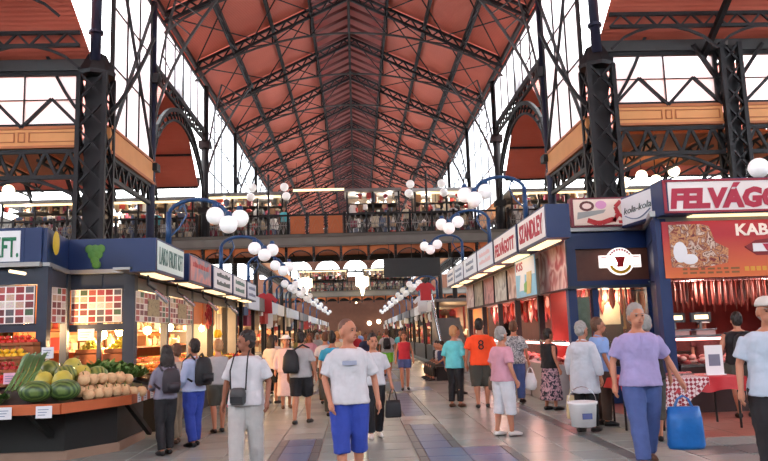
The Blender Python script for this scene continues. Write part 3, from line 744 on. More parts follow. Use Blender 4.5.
wb(G().prism([P0, P1, P2, P3, (-3.9, 24), (-7.5, 24)], 'z', 3.36, 3.42), 'roof', GREY, fs)
wb(G().prism([(-7.5, 11.7), (-5.1, 11.7), (-5.25, 13.2), (-4.1, 13.2), (-4.0, 24), (-7.5, 24)], 'z', 2.70, 2.74), 'ceiling_board', SOFFIT, fs)
WARMW = mat('warm_back_wall', (196, 118, 58), .6, 0, .25, 3)
wb(G().bx(-7.6, -7.5, 11.5, 24, 0, 3.4), 'back_wall', WARMW, fs)
wb(G().bx(-7.5, -6.3, 16.9, 17.0, 0, 2.7), 'partition', WARMW, fs)
wb(G().bx(-6.3, -6.2, 13.6, 24, 0, 2.7), 'inner_wall', WARMW, fs)
wb(G().bx(-7.5, -3.95, 23.9, 24, 0, 3.4), 'end_wall', GREY, fs)
wb(G().tube([(-5.35, 11.35, 2.72), (-5.05, 11.2, 2.66)], .025), 'tube_lamp', CREAM, fs)
# painted fruit emblems on the fascia
wb(G().ell((-4.86+.02, 11.8, 3.2), (.02, .13, .2), 12, 8), 'painted_pear', mat('pear_yellow', (196, 164, 40), .5, 0, .1), fs)
g = G()
for dx, dz in ((-.1, .1), (0, .1), (.1, .1), (-.05, 0), (.06, 0), (0, -.1), (.03, -.18)): g.ell((-4.62+dx, 12.93, 3.13+dz), (.08, .015, .08), 8, 6)
wb(g, 'painted_grapes', mat('grape_green', (70, 120, 50), .5, 0, .15), fs)
# aisle counter and posts of the row
for k, (ya, yb) in enumerate(((13.1, 15.3), (15.3, 17.6), (17.6, 20), (20, 22.2), (22.2, 24))):
    g = G(); a, b = ya+.04, yb-.04
    g.prism([(-4.3, 0), (-3.55, 0), (-3.45, .7), (-3.5, .8), (-4.3, .97)], 'y', a, b)
    wb(g, 'aisle_counter', DWOOD, fs)
    wb(G().box((-4.0, yb, 1.75), (.14, .14, 1.95)), 'post', SLATE if k < 2 else IRON, fs)
    wb(G().bx(-4.05, -3.95, ya, yb, 2.5, 2.72), 'lintel', GREY, fs)
for z in (1.05, 1.45):
    wb(G().bx(-6.2, -5.3, 13.6, 23.8, z-.04, z), 'shelf', WOOD, fs)
for ya, yb in ((17.75, 19.0), (19.1, 20.6)): wb(G().bx(-4.06, -4.0, ya, yb, 1.95, 2.5), 'wood_panel', mat('orange_panel', (206, 116, 52), .5, 0, .15, 3), fs)

# signs ---------------------------------------------------------------
def sign(label, loc, rz, w, h, d, face, words=None, letter=RED, box=BLUE, shear=0, extra=None, light=True, bold=.01, tw=.86, th=.6):
    """box sign: body, face panel, lettering, light strip under it; faces local -y"""
    t = thing('shop_sign', label, 'sign', loc, rz)
    G().bx(-w/2-.04, w/2+.04, 0, d, -h/2-.03, h/2+.03).build('sign_box', box, t)
    f = sheet('sign_face', w*.97, h*.97, face, t, (0, -.008, 0))
    if words: text('lettering', words, w*tw, h*th, letter, f, (0, -.012, 0), bold=bold, shear=shear)
    if light: G().bx(-w*.36, w*.36, .1, d-.08, -h/2-.05, -h/2-.03).build('light_strip', CREAM, t)
    if extra: extra(t, f)
    return t
PAPER = mat('sign_white', (222, 222, 224), .4, 0, .03, 3)
PAPER_G = mat('sign_pale_green', (206, 222, 216), .4, 0, .05, 3)
PAPER_B = mat('sign_pale_blue', (196, 208, 224), .4, 0, .06, 3)
INK = mat('dark_ink', (60, 76, 76), .5, 0, 0); INK_G = mat('green_grey_ink', (84, 120, 112), .5, 0, 0); INK_B = mat('blue_grey_ink', (110, 124, 150), .5, 0, 0)
t = sign('white sign lettered KFT. in green on the blue fruit stall fascia', (-5.75, 11.43, 3.12), 0, 1.05, .5, .06, PAPER, None, light=False)
text('lettering', 'KFT.', .4, .32, GREEN, t, (.29, -.022, -.02), bold=.02)
YL = [(12.02, 13.98), (14.4, 16.6), (16.82, 19.4), (19.55, 21.85), (22.05, 24.0)]
DUSK = blotch('blue_red_print', [(58, 84, 120), (90, 96, 120), (190, 96, 92), (70, 90, 126)], 1.4, .4, 2)
lab = ['pale sign with dark green lettering on the corner end of the fruit stall row', 'blue sign with a red band, second in the fruit stall row', 'white sign with grey script, third in the fruit stall row', 'white sign with green lettering, fourth in the fruit stall row', 'pale blue sign, fifth and last of the fruit stall row']
wd = ['LAKO FRUIT KFT', None, None, None, None]
for k, (ya, yb) in enumerate(YL):
    sign(lab[k], (-3.3, (ya+yb)/2, 3.0), math.pi/2, yb-ya-.08, .5, .42, (PAPER_G, DUSK, PAPER, PAPER, PAPER_B)[k], wd[k], (INK_G, RED, INK, GREEN, INK_B)[k], bold=.006)
# bent brackets under the row of signs
for k, y in enumerate((12.3, 14.3, 16.7, 19.5)):
    t = thing('bracket_lamp', 'small angled lamp on a bent bracket below the %s fruit row sign' % ordn[k], 'lamp', (-3.5, y, 2.68))
    G().tube([(0, 0, 0), (.0, 0, -.16), (.22, .1, -.34)], .02, 6).build('arm', IRON, t); G().tube([(.1, .05, -.26), (.3, .14, -.46)], [.03, .045], 8).build('lamp_head', STEEL, t)
# posters -------------------------------------------------------------
GRID1 = print_grid('print_grid_wide', 6, 5); GRID2 = print_grid('print_grid_narrow', 3, 5); GRID3 = print_grid('print_grid_aisle', 9, 5, paper=(224, 210, 200))
def poster(label, m, w, h, loc, rz, extra=None):
    t = thing('poster', label, 'poster', loc, rz); G().bx(-w/2, w/2, 0, .02, -h/2, h/2).build('backing', SLATE, t); f = sheet('print', w*.98, h*.97, m, t, (0, -.008, 0))
    if extra: extra(t)
    return t
poster('poster of food photographs in a grid at the stall edge below the green KFT. sign', GRID1, .9, .6, (-5.45, 11.47, 2.2), 0)
poster('narrow poster of food photographs on the angled side of the stall niche', GRID2, .42, .6, (-4.98, 12.3, 2.22), math.pi/2-.15)
poster('poster of food photographs in a grid below the painted grapes', GRID1, .9, .6, (-4.58, 12.96, 2.22), 0)
def jar(t):
    f = G().bx(-.4, .4, -.025, -.015, -.16, .17).build('jar_picture', blotch('jar_print', [(120, 100, 70), (170, 150, 110), (90, 70, 50)], 14, .5), t)
poster('long poster of photographs with a jar picture nearest the stall corner on the aisle side', GRID3, 2.3, .56, (-3.93, 14.15, 2.2), math.pi/2, jar)
poster('long poster of photographs with a jar picture beside the orange wood panels', GRID3, 2.1, .56, (-3.93, 16.45, 2.2), math.pi/2, jar)
# price cards
CARD = mat('price_card', (214, 214, 220), .5, 0, .03)
def card(label, loc, w, h, rz=0, m=CARD):
    t = thing('price_card', label, 'price card', loc, rz); G().bx(-w/2, w/2, -.004, .004, 0, h).build('card', m, t)
    g = G()
    for i in range(3): g.bx(-w*.36, w*(.1+.1*((i*7) % 3)), -.008, -.004, h*(.24+.22*i), h*(.30+.22*i))
    g.build('handwriting', INK_B, t)
card('white price card on the wood edge below the leeks', (-3.98, 9.49, .66), .2, .15); card('white price card on the wood edge below the dark greens', (-4.48, 9.49, .66), .2, .15)
card('price card standing among the fruit by the stall post', (-4.42, 10.6, 1.38), .17, .16); card('white notice hung in the niche window near the bulb', (-4.73, 12.9, 1.62), .28, .2)
card('pink price card leaning on the tomato crates', (-4.75, 10.2, 1.06), .17, .15, 0, mat('pink_card', (220, 170, 190), .5))
for k, y in enumerate((10.95, 11.25, 11.6)): card('white price card, %s along the side edge beside the leafy greens' % ordn[k], (-3.218, y, .7), .16, .14, math.pi/2)
# bulbs
BULB = mat('bulb_glow', (255, 230, 180), .4, 0, 0, emit=((255, 206, 130), 40))
def bulb(label, loc, watts=26, r=.09):
    t = thing('pendant_bulb', label, 'lamp', loc, 0, 'bulbs in the stalls')
    G().ell((0, 0, 0), r, 10, 8).build('bulb', BULB, t, True); G().beam((0, 0, r*.8), (0, 0, 2.72-loc[2]), .012).build('cord', IRON, t)
    l = glow('bulb_light', (0, 0, -.14), watts, (1, .62, .3), .08); l.parent = t
for k, (x, y, z) in enumerate(((-4.5, 14.0, 1.78), (-4.55, 16.0, 1.8), (-4.5, 17.1, 1.8), (-5.5, 12.3, 2.0), (-4.62, 13.4, 1.72), (-4.9, 19.3, 1.9), (-4.9, 21.6, 1.9), (-4.9, 23.2, 1.9))):
    bulb('bare glowing bulb %s' % ('over the fruit behind the corner poster', 'over the fruit behind the second poster', 'at the end of the second poster', 'over the tomatoes behind the stall edge poster', 'in the niche window', 'by the hanging bananas', 'beyond the bananas', 'at the end of the fruit row')[k], (x, y, z), 120 if k < 5 else 90)

# produce -------------------------------------------------------------
def stripes(name, a, b, sc_):
    m, nt, n, bb, L = nodes_of(name); tc = n.new('ShaderNodeTexCoord'); w = n.new('ShaderNodeTexWave'); w.inputs['Scale'].default_value = sc_; w.inputs['Distortion'].default_value = 3; w.bands_direction = 'Y'
    mx = n.new('ShaderNodeMix'); mx.data_type = 'RGBA'; mx.inputs['A'].default_value = srgb(a)+(1,); mx.inputs['B'].default_value = srgb(b)+(1,)
    L.new(tc.outputs['Object'], w.inputs['Vector']); L.new(w.outputs['Fac'], mx.inputs['Factor']); L.new(mx.outputs['Result'], bb.inputs['Base Color']); bb.inputs['Roughness'].default_value = .35
    return m
STEM = mat('stem_green', (86, 100, 40), .6)
def fruit_mesh(kind):
    if kind == 'watermelon': return G().ell((0, 0, 0), (.23, .16, .155), 18, 12).mesh(kind, stripes('melon_rind', (34, 62, 30), (96, 120, 60), 9), True)
    if kind == 'squash': return G().lathe([(.02, -.13), (.1, -.12), (.13, -.04), (.125, .03), (.1, .09), (.04, .13), (.02, .135)], n=16).mesh(kind, mat('squash_yellow', (178, 166, 70), .4, 0, .25, 8), True)
    if kind == 'cantaloupe': return G().lathe([(.01, -.075), (.05, -.066), (.078, -.03), (.082, .01), (.065, .052), (.03, .072), (.008, .07)], n=14).mesh(kind, mat('cantaloupe_rind', (206, 170, 128), .6, 0, .2, 30, .5), True)
    if kind == 'green_melon': return G().lathe([(.02, -.15), (.1, -.13), (.15, -.05), (.155, .03), (.12, .11), (.05, .15), (.02, .152)], n=16).mesh(kind, stripes('green_melon_rind', (70, 92, 40), (130, 136, 66), 6), True)
    if kind == 'lettuce':
        g = G(); r = random.Random(3)
        for i in range(26):
            a = r.uniform(0, 6.28); q = r.uniform(.2, 1); rr = .13*q; zz = .09*(1-q)+r.uniform(-.02, .03)
            c = Vector((rr*math.cos(a), rr*math.sin(a), zz)); u = Vector((math.cos(a), math.sin(a), .5)).normalized()*.06; v = Vector((-math.sin(a), math.cos(a), 0))*.06
            g.add([c-u-v*.6, c-u+v*.6, c+v+u*.2, c+u+Vector((0, 0, .03)), c-v+u*.2], [(0, 1, 2, 3, 4)])
        return g.mesh(kind, mat('leaf_green', (74, 112, 50), .5, 0, .3, 12))
    if kind == 'leek':
        g = G().tube([(0, -.32, 0), (0, -.1, .01), (0, .1, .03)], [.018, .02, .022], 8)
        for i in range(5):
            a = (i-2)*.35; g.add([(.01*(i-2), .1, .03), (.01*(i-2)+.015, .1, .035), (.1*a+.03, .45, .1+.02*i), (.1*a, .47, .1+.02*i)], [(0, 1, 2, 3)])
        return g.mesh(kind, mat('leek_green', (88, 116, 62), .5, 0, .45, 5))
    col = {'tomato': (200, 36, 26), 'pepper': (232, 178, 30), 'orange': (232, 130, 30), 'apple': (170, 40, 40), 'peach': (226, 140, 80), 'lemon': (236, 206, 60), 'plum': (90, 30, 60), 'pear': (190, 180, 70)}[kind]
    return G().lathe([(.008, -.04), (.03, -.036), (.045, -.01), (.043, .015), (.028, .034), (.01, .03)], n=10).mesh(kind, mat(kind+'_skin', col, .35, 0, .15, 10), True)
FM = {k: fruit_mesh(k) for k in ('watermelon', 'squash', 'cantaloupe', 'green_melon', 'lettuce', 'leek', 'tomato', 'pepper', 'orange', 'apple', 'peach', 'lemon', 'plum', 'pear')}
stalk = G().tube([(0, 0, 0), (.01, 0, .03), (.02, 0, .045)], [.008, .006, .008], 6).mesh('stalk', STEM)
STALK_Z = {'squash': .13, 'green_melon': .15, 'cantaloupe': .07, 'tomato': .03, 'apple': .03, 'pear': .03, 'pepper': .03, 'watermelon': None}
def put(kind, x, y, z, label, group, rz=None, sc_=1.0, tilt=0):
    o = link(kind, FM[kind], None, (x, y, z), rz if rz is not None else random.uniform(0, 6), label=label, cat=kind.replace('_', ' '), group=group)
    o.rotation_euler = (tilt, 0, o.rotation_euler[2]); o.scale = (sc_,)*3
    if STALK_Z.get(kind): link('stalk', stalk, o, (0, 0, STALK_Z[kind]-.005))
    return o
taken = []
def sd(x, y, r): return zs(x, y)+.012+r*1.03
def on(kind, x, y, r, label, group, rz=None, sc_=1, tilt=0, dz=0):
    if kind == 'cantaloupe' and any((x-a)**2+(y-b)**2 < (q+.085)**2 for a, b, q in taken): return
    if kind in ('watermelon', 'green_melon', 'squash'): taken.append((x, y, .2 if kind == 'watermelon' else r))
    return put(kind, x, y, sd(x, y, r*sc_)+dz, label, group, rz, sc_, tilt)
on('watermelon', -4.22, 9.80, .15, 'dark striped watermelon beside the leeks at the display edge', 'watermelons', .25, .92)
on('watermelon', -3.90, 9.92, .15, 'dark striped watermelon beside the beige melons', 'watermelons', .1, .92)
for k, (x, y) in enumerate(((-4.12, 10.5), (-3.80, 10.85), (-4.45, 10.75))): on('green_melon', x, y, .15, 'green striped round melon %s' % ('behind the watermelons', 'next to the leafy greens', 'behind the leeks')[k], 'green melons', None, 1, .3, .03)
for k, (x, y, dz) in enumerate(((-4.3, 10.2, .02), (-4.04, 10.2, .06), (-3.98, 10.75, .06), (-4.22, 11.0, .1), (-4.55, 10.45, .02))): on('squash', x, y, .13, 'yellow-green squash %s' % ('behind the leek leaves', 'resting between the watermelons', 'among the green melons', 'at the back of the display', 'between the leeks and the tomato crates')[k], 'squashes', None, 1, .5, dz)
cp = 0
for r_ in range(5):
    for i in range(9):
        q = r_*.165+.11; x = -3.78+i*.075*1.05-q*.8; y = 9.62+i*.143*1.05+q*.52+(.07 if r_ % 2 else 0)
        x, y = -3.72+.46*i*.165-.886*q, 9.80+.88*i*.165+.46*q
        if y > 11.02: continue
        on('cantaloupe', x, y, .075, 'small beige netted melon in the pile at the display corner', 'beige melons at the display corner')
        if 0 < r_ < 4 and 0 < i < 8: on('cantaloupe', x+.02, y+.08, .075, 'small beige netted melon in the pile at the display corner', 'beige melons at the display corner', dz=.148)
for k in range(16):
    x = -4.0+.16*(k % 4)+random.uniform(-.02, .02); y = 11.3+.22*(k//4)
    on('lettuce', x, y, .05, 'leafy green lettuce head heaped behind the beige melons', 'lettuce heads behind the melons', None, 1.1, 0, .16)
for k in range(8):
    on('leek', -4.66+.04*k, 10.15, .03, 'leek with long green leaves beside the watermelon', 'leeks on the display', -.3+random.uniform(-.05, .05), .72, .8, .2+.014*(k % 2))
for k in range(14):
    x = -5.6+.13*(k % 7); y = 9.75+.2*(k//7); on('lettuce', x+.1, y, .03, 'dark leafy greens bunch along the wood edge', 'greens bunches along the wood edge', None, .6)
# crates with piled fruit behind the stall edge window
PLUR = {'tomato': 'tomatoes', 'peach': 'peaches'}
def crate(label, x0, x1, y0, y1, z, h=.1, tilt=0):
    t = thing('fruit_crate', label, 'crate', ((x0+x1)/2, (y0+y1)/2, z)); w, d = (x1-x0)/2, (y1-y0)/2
    G().bx(-w, w, -d, d, 0, .015).build('bottom', WOOD, t)
    for q in (-1, 1): G().bx(q*w-.01*(q > 0), q*w+.01*(q < 0), -d, d, 0, h).build('side', WOOD, t); G().bx(-w, w, q*d-.01*(q > 0), q*d+.01*(q < 0), 0, h).build('side', WOOD, t)
    return t
def pile(kind, x0, x1, y0, y1, z, nx, ny, where_, levels=1):
    for l in range(levels):
        for i in range(nx-l):
            for j in range(ny-l):
                put(kind, x0+(x1-x0)*(i+.5+l*.5)/nx+random.uniform(-.01, .01), y0+(y1-y0)*(j+.5+l*.5)/ny, z+.05+.065*l, '%s piled %s' % ({'orange': 'orange fruit', 'peach': 'orange-pink peach', 'tomato': 'red tomato', 'pepper': 'yellow pepper', 'apple': 'dark red apple', 'lemon': 'yellow lemon', 'plum': 'dark plum', 'pear': 'yellow-green pear'}[kind], where_), '%s %s' % (PLUR.get(kind, kind+'s'), where_))
lv = [('tomato', 10.55, 1.02), ('apple', 10.82, 1.2), ('pepper', 11.09, 1.38), ('tomato', 11.36, 1.58)]
for kind, y, z in lv:
    crate('wooden crate of %s behind the stall edge, %s step up' % (PLUR.get(kind, kind+'s'), ordn[lv.index((kind, y, z))]), -5.85, -4.9, y-.13, y+.13, z-.02, .06)
    if z > 1.03: wb(G().bx(-5.85, -4.9, y-.13, y+.13, .99, z-.021), 'step_box', WOOD, fs)
    pile(kind, -5.83, -4.92, y-.12, y+.12, z, 9, 2, 'in the crate below the stall edge poster', 2)
for x0, x1, kind in ((-5.0, -4.6, 'pear'), (-4.5, -4.1, 'lemon')):
    crate('wooden crate of %ss in the niche window' % kind, x0, x1, 13.15, 13.6, 1.38, .08); pile(kind, x0+.02, x1-.02, 13.17, 13.58, 1.40, 4, 4, 'in the niche window', 4)
    wb(G().bx(x0-.02, x1+.02, 13.12, 13.65, .6, 1.375), 'niche_counter', WOOD, fs)
aisle = ['orange', 'tomato', 'peach', 'apple', 'lemon', 'orange', 'plum', 'pear', 'tomato', 'peach']
for k, kind in enumerate(aisle):
    ya = 13.3+k*1.05
    if ya > 23: break
    lb = 'on the aisle counter, %s tray from the stall corner' % ordn[k]
    pile(kind, -4.2, -3.6, ya, ya+.75, 1.008, 5, 5, lb, 2 if k < 5 else 1)
    kk = aisle[(k+3) % 10]
    crate('wooden crate of %s on the back shelf, %s from the stall corner' % (PLUR.get(kk, kk+'s'), ordn[k]), -5.75, -5.35, ya, ya+.8, 1.05, .08); pile(kk, -5.73, -5.37, ya+.02, ya+.78, 1.07, 2, 6, 'on the back shelf, %s crate from the corner' % ordn[k])
# flat trays under the aisle fruit
for k in range(10):
    ya = 13.3+k*1.05
    crate('shallow wooden tray on the aisle counter, %s from the stall corner' % ordn[k], -4.24, -3.56, ya-.03, ya+.78, .985, .05)
WG = [4, 1, 0, 3, 6]
goods('packets', -6.15, -5.4, 13.7, 16.6, [1.45, 1.85], 26, fs, .1, .22, False, [0, 1, 3, 6], 61).location = tuple(-v for v in fs.location)
goods('packets', -6.15, -5.4, 17.2, 23.6, [1.45, 1.85], 46, fs, .1, .22, False, [0, 1, 3, 4, 6], 62).location = tuple(-v for v in fs.location)
goods('hung_packets', -5.2, -4.3, 17.8, 23.6, [2.68], 44, fs, .12, .3, True, [0, 1, 3, 4, 6], 63).location = tuple(-v for v in fs.location)
wb(G().bx(-6.2, -5.35, 13.6, 23.8, 1.81, 1.85), 'shelf', WOOD, fs)
# hanging bananas
BAN = mat('banana_yellow', (232, 190, 40), .45, 0, .12, 8)
bm_ = G().tube([(.0, 0, 0), (.05, 0, -.06), (.07, 0, -.13), (.05, 0, -.2), (.02, 0, -.23)], [.012, .02, .022, .018, .006], 7).mesh('banana', BAN, True)
for k in range(6):
    t = thing('banana_bunch', 'yellow banana bunch hanging in the fruit row, %s of the string' % ordn[k], 'bananas', (-3.9, 20.4+.35*(k % 2), 1.82-.27*(k//2)), 0, 'banana bunches')
    for i in range(8): link('banana', bm_, t, (0, 0, 0), i*.785)
    G().beam((0, 0, 0), (0, 0, 2.5-1.82+.27*(k//2)), .012).build('string', IRON, t)
t = thing('chilli_string', 'dark red wreath of dried chillies on the fruit row', 'chillies', (-3.92, 19.2, 2.2)); g = G(); r = random.Random(5)
for i in range(60): a = r.uniform(0, 6.28); q = r.uniform(.1, .28); g.ell((0+r.uniform(0, .08), q*math.cos(a), q*1.2*math.sin(a)), (.02, .02, .06), 6, 4)
g.build('chillies', mat('chilli_red', (150, 26, 34), .4, 0, .2), t, kind='stuff')
# ================================================================ MEAT STALL (right corner) and its row
ms = thing('meat_stall', 'blue framed corner meat stall with open counter front', 'stall', (6, 14, 0))
DARKRED = mat('dark_red_interior', (120, 34, 30), .55, 0, .35, 4)
BROWNW = mat('brown_window_board', (92, 52, 40), .5, 0, .35, 6)
Q1, Q2, Q3, Q4 = (4.42, 14.95), (6.25, 14.95), (5.6, 12.95), (10.2, 12.95)
for a, b in ((Q1, Q2), (Q2, Q3)):
    wb(panel(a, b, 3.2, 3.62, .14), 'blue_fascia', BLUE, ms); wb(panel((a[0], a[1]-.04), (b[0], b[1]-.04), 3.56, 3.66, .28), 'cornice', SOFFIT, ms)
wb(panel((4.42, 14.9), (6.2, 14.9), 2.42, 2.52, .26), 'transom', BLUE, ms); wb(panel((4.42, 14.86), (6.2, 14.86), 2.36, 2.42, .2), 'transom_trim', SLATE, ms)
wb(panel((4.42, 15.0), (6.2, 15.0), 2.52, 3.2, .06), 'upper_board', BROWNW, ms)
for x, w in ((4.5, .18), (4.98, .12), (6.15, .16)): wb(G().bx(x-w/2, x+w/2, 14.85, 15.02, 0, 2.4), 'post', BLUE, ms)
wb(G().bx(4.42, 4.62, 14.85, 15.05, 2.4, 3.2), 'post', BLUE, ms)
wb(panel((6.22, 14.9), (5.66, 13.0), 0, 3.2, .1), 'return_wall', BLUE, ms)
wb(G().bx(5.52, 5.72, 12.88, 13.08, 0, 3.5), 'corner_post', BLUE, ms)
wb(G().bx(4.42, 6.2, 14.9, 15.0, 0, .75), 'dado', BLUE, ms)
wb(G().bx(4.6, 4.92, 14.93, 14.97, .8, 2.34), 'side_pane', CASEGLASS, ms); wb(G().bx(5.05, 6.05, 14.93, 14.97, .8, 2.34), 'shop_pane', CASEGLASS, ms)
wb(G().prism([Q1, Q2, Q3, Q4, (10.2, 28.4), (4.42, 28.4)], 'z', 3.86, 3.92), 'roof', GREY, ms)
wb(G().prism([(4.45, 15.1), (6.3, 15.1), (5.75, 13.2), (10.2, 13.2), (10.2, 28.4), (4.45, 28.4)], 'z', 2.55, 2.6), 'ceiling_board', DARKRED, ms)
wb(G().bx(4.5, 10.2, 16.6, 16.7, 0, 2.6), 'back_wall', DARKRED, ms)
wb(G().bx(10.1, 10.2, 12.9, 28, 0, 3.5), 'outer_wall', DARKRED, ms)
wb(G().bx(5.6, 10.2, 12.9, 13.05, 3.45, 3.6), 'front_lintel', GREY, ms)
wb(G().bx(6.0, 6.9, 16.5, 16.58, 1.5, 2.3), 'wall_picture', mat('wall_picture', (196, 140, 80), .5, 0, .4, 5), ms)
# framed picture, lamp and mask inside the corner window
t = thing('picture_frame', 'dark framed picture behind the corner shop window', 'picture', (5.6, 15.9, 1.55)); G().bx(-.32, .32, 0, .04, 0, .62).build('frame', DWOOD, t); sheet('picture', .5, .5, mat('pale_print', (190, 180, 160), .5, 0, .3, 4), t, (0, -.01, .31)); G().bx(-.3, .3, 0, .06, -1.55, 0).build('easel', DWOOD, t)
wb(G().bx(5.2, 6.0, 15.4, 15.44, 2.36, 2.44), 'ceiling_lamp', CREAM, ms)
wb(G().bx(4.62, 4.9, 15.02, 15.05, 1.3, 2.2), 'window_poster', mat('greenish_poster', (120, 124, 110), .5, 0, .4, 9), ms)
l = glow('corner_light', (5.5, 15.6, 2.2), 35, (1, .7, .42), .1)
l = glow('meat_light', (6.7, 13.9, 2.3), 70, (1, .58, .48), .15); l = glow('meat_light', (8.4, 13.9, 2.3), 70, (1, .58, .48), .15)
# emblem board
t = thing('emblem_sign', 'glowing white round emblem board with red figure between arcs', 'sign', (5.53, 14.78, 2.91))
GLOWW = mat('emblem_white', (246, 240, 236), .4, 0, 0, emit=((255, 246, 240), .7))
circ = [(.29*math.cos(2*math.pi*i/24), .29*math.sin(2*math.pi*i/24)) for i in range(24)]
G().prism(circ, 'y', 0, .06).build('disc', GLOWW, t); G().bx(-.44, .44, .0, .055, -.13, .13).build('cross_bar', GLOWW, t)
g = G()
for i in range(9):
    a = math.pi*(.2+.6*i/8); g.box((.245*math.cos(a), -.006, .245*math.sin(a)), (.035, .012, .04))
g.build('arc_lettering', mat('rose_ink', (190, 90, 96), .5, 0, 0), t)
G().prism([(.05, -.12), (.08, .0), (.11, .08), (-.12, .1), (-.09, .03), (-.06, -.04), (-.08, -.12)], 'y', -.012, 0).build('red_figure', RED, t)
G().path([(.22*math.cos(a), -.006, .22*math.sin(a)-.01) for a in [math.pi*(1.12+.76*i/10) for i in range(11)]], .012, .06).build('yellow_arc', mat('arc_yellow', (226, 178, 40), .5, 0, 0), t)
G().path([(-.4, -.006, -.09), (.4, -.006, -.09)], .008, .012).build('rule_line', mat('rose_ink', 0), t); G().path([(-.4, -.006, .09), (.4, -.006, .09)], .008, .012).build('rule_line', MATS['rose_ink'], t)
# picture sign over the corner window
def sausages_art(t, f):
    red = mat('sausage_art', (176, 40, 44), .5, 0, .1); pk = mat('ham_pink', (206, 140, 180), .5, 0, .1); bn = mat('ham_brown', (96, 40, 40), .5, 0, .1); gy = mat('board_grey', (150, 150, 146), .5, 0, .1)
    G().path([(.1+.1*i, -.012, -.2+.04*math.sin(i)) for i in range(-4, 3)], .02, .1).build('drawn_sausage', red, f)
    G().path([(.25, -.012, -.2), (.36, -.012, -.05), (.3, -.012, .1), (.42, -.012, .22)], .02, .08).build('drawn_sausage', red, f)
    G().path([(.3, -.014, .0), (.46, -.014, -.12), (.54, -.014, -.16), (.48, -.014, -.22), (.36, -.014, -.22)], .02, .06).build('drawn_sausage', red, f)
    G().prism([(.12*math.cos(i*.523), .15+.09*math.sin(i*.523)) for i in range(12)], 'y', -.014, -.008).build('drawn_ham', pk, f)
    G().prism([(-.3+.16*math.cos(i*.523), .13+.11*math.sin(i*.523)) for i in range(12)], 'y', -.013, -.008).build('drawn_bacon', bn, f)
    G().prism([(-.3+.1*math.cos(i*.523), .13+.06*math.sin(i*.523)) for i in range(12)], 'y', -.015, -.011).build('drawn_fat', mat('fat_pale', (226, 196, 186), .5, 0, .1), f)
    G().prism([(-.52, -.15), (.05, -.02), (.1, .05), (-.5, -.0)], 'y', -.012, -.008).build('drawn_board', gy, f)
sign('picture sign painted with sausages and ham above the emblem board', (5.18, 14.72, 3.95), 0, 1.2, .56, .2, mat('cream_face', (226, 206, 190), .5, 0, .04), None, box=mat('maroon_box', (110, 30, 44), .5), extra=sausages_art, light=False)
an = math.atan2(1.9, .25)
def bowl(t, f): G().path([(-.5+i*.1, -.012, -.1-.12*math.sin(math.pi*i/10)) for i in range(11)], .02, .02).build('drawn_bowl', INK_B, f)
t = sign('white angled sign with grey script and a bowl outline beside the sausage picture', (5.70, 14.05, 3.92), -math.pi/2+.12, 1.35, .56, .2, PAPER, 'kola-kola', INK, extra=bowl, light=False, bold=.0, tw=.8, th=.24, shear=.2)
# big front sign and banner
CRIM = mat('crimson_letter', (168, 28, 58), .5, 0, 0)
def big(t, f): pass
t = sign('wide white sign with bold crimson FELVÁGOTT letters over the red banner', (7.5, 12.55, 3.85), 0, 3.8, .58, .5, mat('cream_sign', (226, 220, 216), .4, 0, .03), None)
for z_ in (-.285, .285): G().bx(-1.9, 1.9, -.03, -.0, z_-.02, z_+.02).build('frame_strip', mat('crimson_frame', (140, 30, 50), .5), t)
G().bx(-1.93, -1.88, -.03, 0, -.3, .3).build('frame_strip', MATS['crimson_frame'], t)
text('lettering', 'FELVÁGOTT', 2.72, .47, CRIM, t, (-.46, -.024, .0), bold=.06, shear=.12)
def ramp_red():
    m, nt, n, b, L = nodes_of('banner_red'); tc = n.new('ShaderNodeTexCoord'); sp = n.new('ShaderNodeSeparateXYZ'); L.new(tc.outputs['UV'], sp.inputs[0])
    rp = n.new('ShaderNodeValToRGB'); e = rp.color_ramp.elements; e[0].color = srgb((206, 104, 50))+(1,); e[1].color = srgb((168, 20, 34))+(1,); e[1].position = .75; e[0].position = .02
    L.new(sp.outputs[1], rp.inputs[0]); L.new(rp.outputs[0], b.inputs['Base Color']); b.inputs['Roughness'].default_value = .45; return m
t = thing('shop_banner', 'red and orange banner with white lettering and food pictures', 'banner', (7.55, 12.86, 2.92))
f = sheet('banner_sheet', 3.85, 1.04, ramp_red(), t, (0, 0, 0))
text('lettering', 'KABAI', .9, .22, mat('pale_letter', (240, 226, 214), .5, 0, 0), f, (-.1, -.012, .34), bold=.03)
FOOD = blotch('food_photo', [(50, 24, 24), (130, 40, 36), (196, 140, 90), (110, 40, 36), (214, 190, 170), (90, 44, 30)], 7, .5, 3)
G().prism([(-1.8, -.32), (-1.2, -.34), (-.75, -.26), (-.72, .0), (-.95, .12), (-1.05, .42), (-1.2, .46), (-1.8, .46)], 'y', -.014, -.006).build('food_picture', FOOD, f)
g = G(); g.ell((-1.62, -.012, -.05), (.14, .01, .2), 12, 6); g.ell((-1.45, -.012, -.18), (.16, .01, .1), 12, 6); g.build('plate_picture', PAPER, f)
G().prism([(-.42, .02), (-.2, .14), (.1, .17), (.35, .12), (.45, -.01), (.2, -.14), (-.2, -.14)], 'y', -.012, -.006).build('emblem_outline', mat('dark_red_ink', (120, 20, 24), .5), f)
G().bx(-.26, .3, -.018, -.012, -.07, .08).build('emblem_plate', PAPER, f); G().prism([(.0, -.07), (.12, .07), (-.08, .07)], 'y', -.024, -.018).build('emblem_mark', CRIM, f)
g = G(); r = random.Random(8)
for zz in (-.38, -.45):
    x = -1.6
    while x < -.55: w = r.uniform(.06, .16); g.bx(x, x+w, -.012, -.006, zz, zz+.035); x += w+.05
g.build('small_print', mat('olive_ink', (120, 84, 40), .5), f)
g = G(); x = -.45
while x < .8: g.bx(x, x+.08, -.012, -.006, -.42, -.34); x += .11
g.build('small_print', mat('gold_ink', (206, 150, 50), .5), f)
